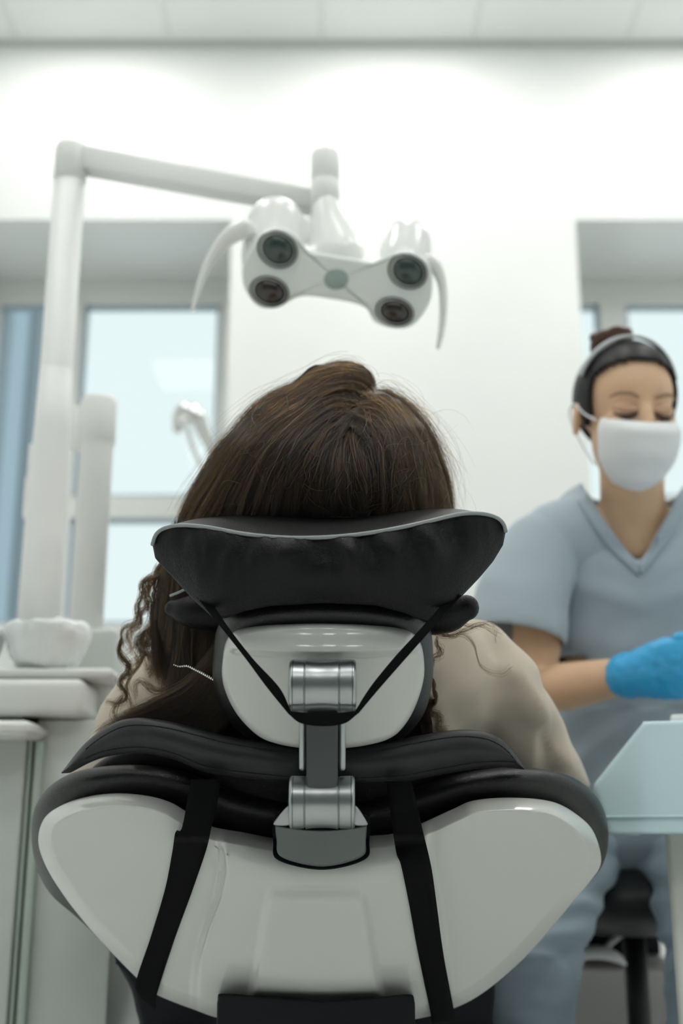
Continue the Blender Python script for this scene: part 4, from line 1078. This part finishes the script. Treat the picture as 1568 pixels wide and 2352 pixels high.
for s in (-1, 1):
    bm = bmesh.new(); stube(bm, [H(s*.014, .0815, -.001), H(s*.024, .0835, -.0055), H(s*.034, .081, -.0065), H(s*.046, .0715, -.002)], [(.0016, .0026), (.0028, .0034), (.003, .0034), (.0016, .003)], 24, seg=10, up=(0, 0, 1)); link('eyelashes', bm, 'lash', asp)
    bm = bmesh.new(); stube(bm, [H(s*.013, .0795, .006), H(s*.024, .0815, .006), H(s*.034, .0795, .006), H(s*.046, .0695, .006)], [(.004, .003), (.0062, .0036), (.0062, .0036), (.0035, .003)], 24, seg=12, up=(0, 0, 1)); link('eyelid', bm, 'lid', asp)
    bm = bmesh.new(); stube(bm, [H(s*.014, .0815, .0235), H(s*.028, .0825, .0285), H(s*.042, .0735, .028), H(s*.052, .0635, .022)], [(.0028, .002), (.0034, .002), (.0028, .002), (.0012, .0015)], 24, seg=10, up=(0, 0, 1)); link('eyebrow', bm, 'brow', asp)

# ---- hair : scraped back cap, bun, headband
bm = bmesh.new(); vs = ellipsoid(bm, (0, 0, 0), (1, 1, 1), u=72, v=48)
kill = []
for v in bm.verts:
    n = v.co.copy(); v.co = Vector((n.x*.0775, n.y*.099-.012, n.z*.089+.028))
for f in bm.faces:
    c = f.calc_center_median(); x, y, z = c        # y forward here
    hl = .083-.30*max(0, abs(x)-.018)**1.0*(1 if abs(x) < .05 else 1) - 14*max(0, abs(x)-.035)**2
    if y > .010 and z < hl and not (abs(x) > .066 and y < .030 and z > -.035): kill.append(f)
    elif y > -.03 and y <= .010 and z < -.022: kill.append(f)
    elif y <= -.03 and z < -.050: kill.append(f)
bmesh.ops.delete(bm, geom=kill, context='FACES')
for v in bm.verts: v.co = H(*v.co)
bmesh.ops.recalc_face_normals(bm, faces=bm.faces); bmesh.ops.solidify(bm, geom=bm.faces[:], thickness=.004)
hr = link('hair', bm, 'bhair', asp); hr['label'] = 'black hair scraped back into a bun'
bc = Q(1404, 790, AD+.07)
bm = bmesh.new(); ellipsoid(bm, bc, (.029, .032, .024))
for k in range(3):
    pts = [bc+Vector((.026*math.cos(a+k), .028*math.sin(a+k), .008*math.sin(2*a)+.004*k-.002)) for a in np.linspace(0, 5.6, 40)]
    tube(bm, pts, .0085, 10)
link('hair_bun', bm, 'bun', hr)
bm = bmesh.new(); pts = []
for a in np.linspace(-1.25, 1.25, 60):
    pts.append(H(.080*math.sin(a), .012-.01*abs(a), .030+.0905*math.cos(a)))
tube(bm, pts, [(.0028, .0095)]*60, 12, up=tuple(HM @ Vector((-.9, 0, .3)))); hb = link('headband', bm, 'band', hr); hb['label'] = 'thin grey headband'

# ================================================================== STOOL
st = thing('stool', (aHip.x, aHip.y+.02, 0), 'black saddle stool under the seated person in scrubs', 'stool')
sz = aHip.z-.125
bm = bmesh.new(); ellipsoid(bm, (aHip.x, aHip.y+.02, sz), (.20, .19, .06)); bmesh.ops.scale(bm, vec=(1, 1, 1), verts=bm.verts); link('seat', bm, 'stool', st)
bm = bmesh.new(); lathe(bm, [(.019, .10), (.019, sz-.03)], (aHip.x, aHip.y+.02, 0)); lathe(bm, [(.06, sz-.05), (.09, sz-.035)], (aHip.x, aHip.y+.02, 0)); link('gas_lift', bm, 'stool', st)
for k in range(5):
    a = 2*PI*k/5+.3; c = Vector((aHip.x, aHip.y+.02, .10)); e = c+Vector((.215*math.cos(a), .215*math.sin(a), -.03))
    bm = bmesh.new(); tube(bm, [c, e], [.020, .014], 12); lg = link('leg', bm, 'stool', st)
    bm = bmesh.new(); lathe(bm, [(.0, -.012), (.026, -.011), (.028, 0), (.026, .011), (0, .012)], (e.x, e.y, .029), (math.sin(a), -math.cos(a), 0), 20); link('caster', bm, 'blackpl', lg)
# grey rail, dark backing and a made-up block giving the grey between the knees
bm = bmesh.new(); pbox(bm, 1335, 2112, 1500, 2146, 2.30, .03, .004)
bx_ = thing('added_grey_block', (P(1420, 2300, 2.35).x, P(1420, 2300, 2.35).y, 0), 'added grey low block with dark open top shelf seen between the seated knees', 'cabinet')
flat(link('rail', bm, 'stoolbar', bx_))
a = P(1330, 2130, 2.36); b_ = P(1520, 2130, 2.36)
zs = lambda y: PW(1425, y, a.y).z
bm = bmesh.new(); box(bm, (a.x-.08, a.y, 0), (b_.x+.08, a.y+.36, zs(2230)), .006); flat(link('carcass', bm, 'cartgrey', bx_))
bm = bmesh.new(); box(bm, (a.x-.08, a.y+.33, zs(2230)), (b_.x+.08, a.y+.36, zs(1960)), .002); box(bm, (a.x-.08, a.y, zs(2112)-.004), (b_.x+.08, a.y+.33, zs(2112)+.004), .002); flat(link('shelf', bm, 'blackpl', bx_))
bm = bmesh.new(); q = lambda x, y: P(x, y, 1.84)
stube(bm, [q(1318, 2200), q(1345, 2188), q(1385, 2188), q(1415, 2199), q(1434, 2214)], [(.009, .010), (.0105, .013), (.0105, .015), (.008, .012), (.003, .005)], 30, seg=16, up=(0, 0, 1))
stube(bm, [q(1385, 2188), q(1420, 2170)+Vector((0, .05, 0)), Vector((aHip.x, aHip.y+.02, sz-.045))], .005, 16, seg=10)
lv = link('lever', bm, 'shoe', st); lv['label'] = 'white curved seat lever'

# ================================================================== DRAPED TRAY CART at the right
TD2 = 1.30
ct = thing('tray_cart', (P(1640, 2300, TD2).x, P(1640, 2300, TD2).y+.2, 0), 'white tray cart at the right edge under a pale blue drape', 'cart')
a = P(1507, 1930, TD2+.03); zt = PW(1507, 1668, a.y).z
bm = bmesh.new(); box(bm, (a.x, a.y, .09), (a.x+.42, a.y+.24, zt-.06), .008, 3); flat(link('body', bm, 'cart', ct))
bm = bmesh.new(); box(bm, (P(1486, 1660, TD2).x+.004, a.y-.03, zt-.058), (a.x+.45, a.y+.26, zt-.004), .006, 3); flat(link('tray', bm, 'cart', ct))
for sx_, sy_ in ((.04, .04), (.38, .04), (.04, .20), (.38, .20)):
    bm = bmesh.new(); c = Vector((a.x+sx_, a.y+sy_, .045)); lathe(bm, [(0, -.013), (.040, -.012), (.044, 0), (.040, .012), (0, .013)], c, (1, 0, 0), 24); box(bm, c+Vector((-.018, -.012, .0)), c+Vector((.018, .012, .05)), .003); link('caster', bm, 'blackpl', ct)
bm = bmesh.new(); box(bm, (P(1556, 1650, TD2).x, a.y+.05, zt+.006), (P(1556, 1650, TD2).x+.2, a.y+.18, zt+.018), .004); tag(flat(link('instrument_tray', bm, 'shell2')), 'small white tray lying on the blue draped cart', 'tray')
# cloth : top sheet, front fall and the corner fold hanging out to the left
bm = bmesh.new()
xl = P(1486, 1657, TD2).x-.001; xr = a.x+.47; yf = a.y-.034; yb = a.y+.27
tp = [(1372,1800),(1486,1657)]
def fallz(y): return PW(1500, y, yf).z
NX, NZ = 60, 40; grid = []
L0 = PW(1371, 1800, yf-.02); L1 = PW(1402, 1914, yf-.02)
for j in range(NZ+1):
    v = j/NZ; z = zt+(fallz(1915)-zt)*v; row = []
    ypx = 1657+(1915-1657)*v
    lx = interp([(1657, 1486), (1730, 1428), (1798, 1374), (1815, 1371), (1860, 1385), (1915, 1403)], ypx)
    xx0 = PW(lx, ypx, yf-.02).x
    for i in range(NX+1):
        u = i/NX; x = xx0+(xr-xx0)*u
        w = .006*math.sin(x*34+2*v)*v+.010*mnoise.noise(Vector((x*9, z*7, 2)))*v
        k = max(0, (xl-x))
        row.append(Vector((x, yf-.004-.022*v-w+k*.35, z-0*k)))
    grid.append(row)
back_row = []
top_rows = []
for s in np.linspace(1, .0, 8):
    top_rows.append([Vector((max(p.x, xl), yf+(yb-yf)*s, zt+.002)) for p in grid[0]])
rows = top_rows+grid
vr = [[bm.verts.new(p) for p in r] for r in rows]
for r0_, r1_ in zip(vr[:-1], vr[1:]):
    for i in range(len(r0_)-1):
        bm.faces.new((r0_[i], r0_[i+1], r1_[i+1], r1_[i]))
# left side fall
sd = []
for j in range(NZ+1):
    v = j/NZ; g0 = grid[j][0]
    sd.append([g0.lerp(Vector((xl-.004-.02*v, yb, g0.z)), s)+Vector((.006*math.sin(s*14)*v, 0, 0)) for s in np.linspace(0, 1, 14)])
vs_ = [[vr[len(top_rows)+j][0]]+[bm.verts.new(p) for p in sd[j][1:]] for j in range(NZ+1)]
for r0_, r1_ in zip(vs_[:-1], vs_[1:]):
    for i in range(13): bm.faces.new((r0_[i+1], r0_[i], r1_[i], r1_[i+1]))
bmesh.ops.recalc_face_normals(bm, faces=bm.faces); bmesh.ops.solidify(bm, geom=bm.faces[:], thickness=.0012)
dr_ = link('drape', bm, 'cloth'); tag(dr_, 'pale blue disposable drape hanging over the cart at the right edge', 'drape')
bm = bmesh.new(); q = [grid[int(NZ*.87)][i]+Vector((0, -.002, 0)) for i in range(NX+1)]; tube(bm, q, .0012, 6); link('hem', bm, 'cloth', dr_)

# the cart stands turned a little clockwise
piv = Vector((P(1486, 1657, TD2).x, yf, 0)); RM = Matrix.Translation(piv) @ Matrix.Rotation(math.radians(-15.5), 4, 'Z') @ Matrix.Translation(-piv)
def turn(o):
    if o.type == 'MESH': o.data.transform(RM)
    for c in o.children: turn(c)
turn(ct); turn(dr_); turn(bpy.data.objects['instrument_tray'])
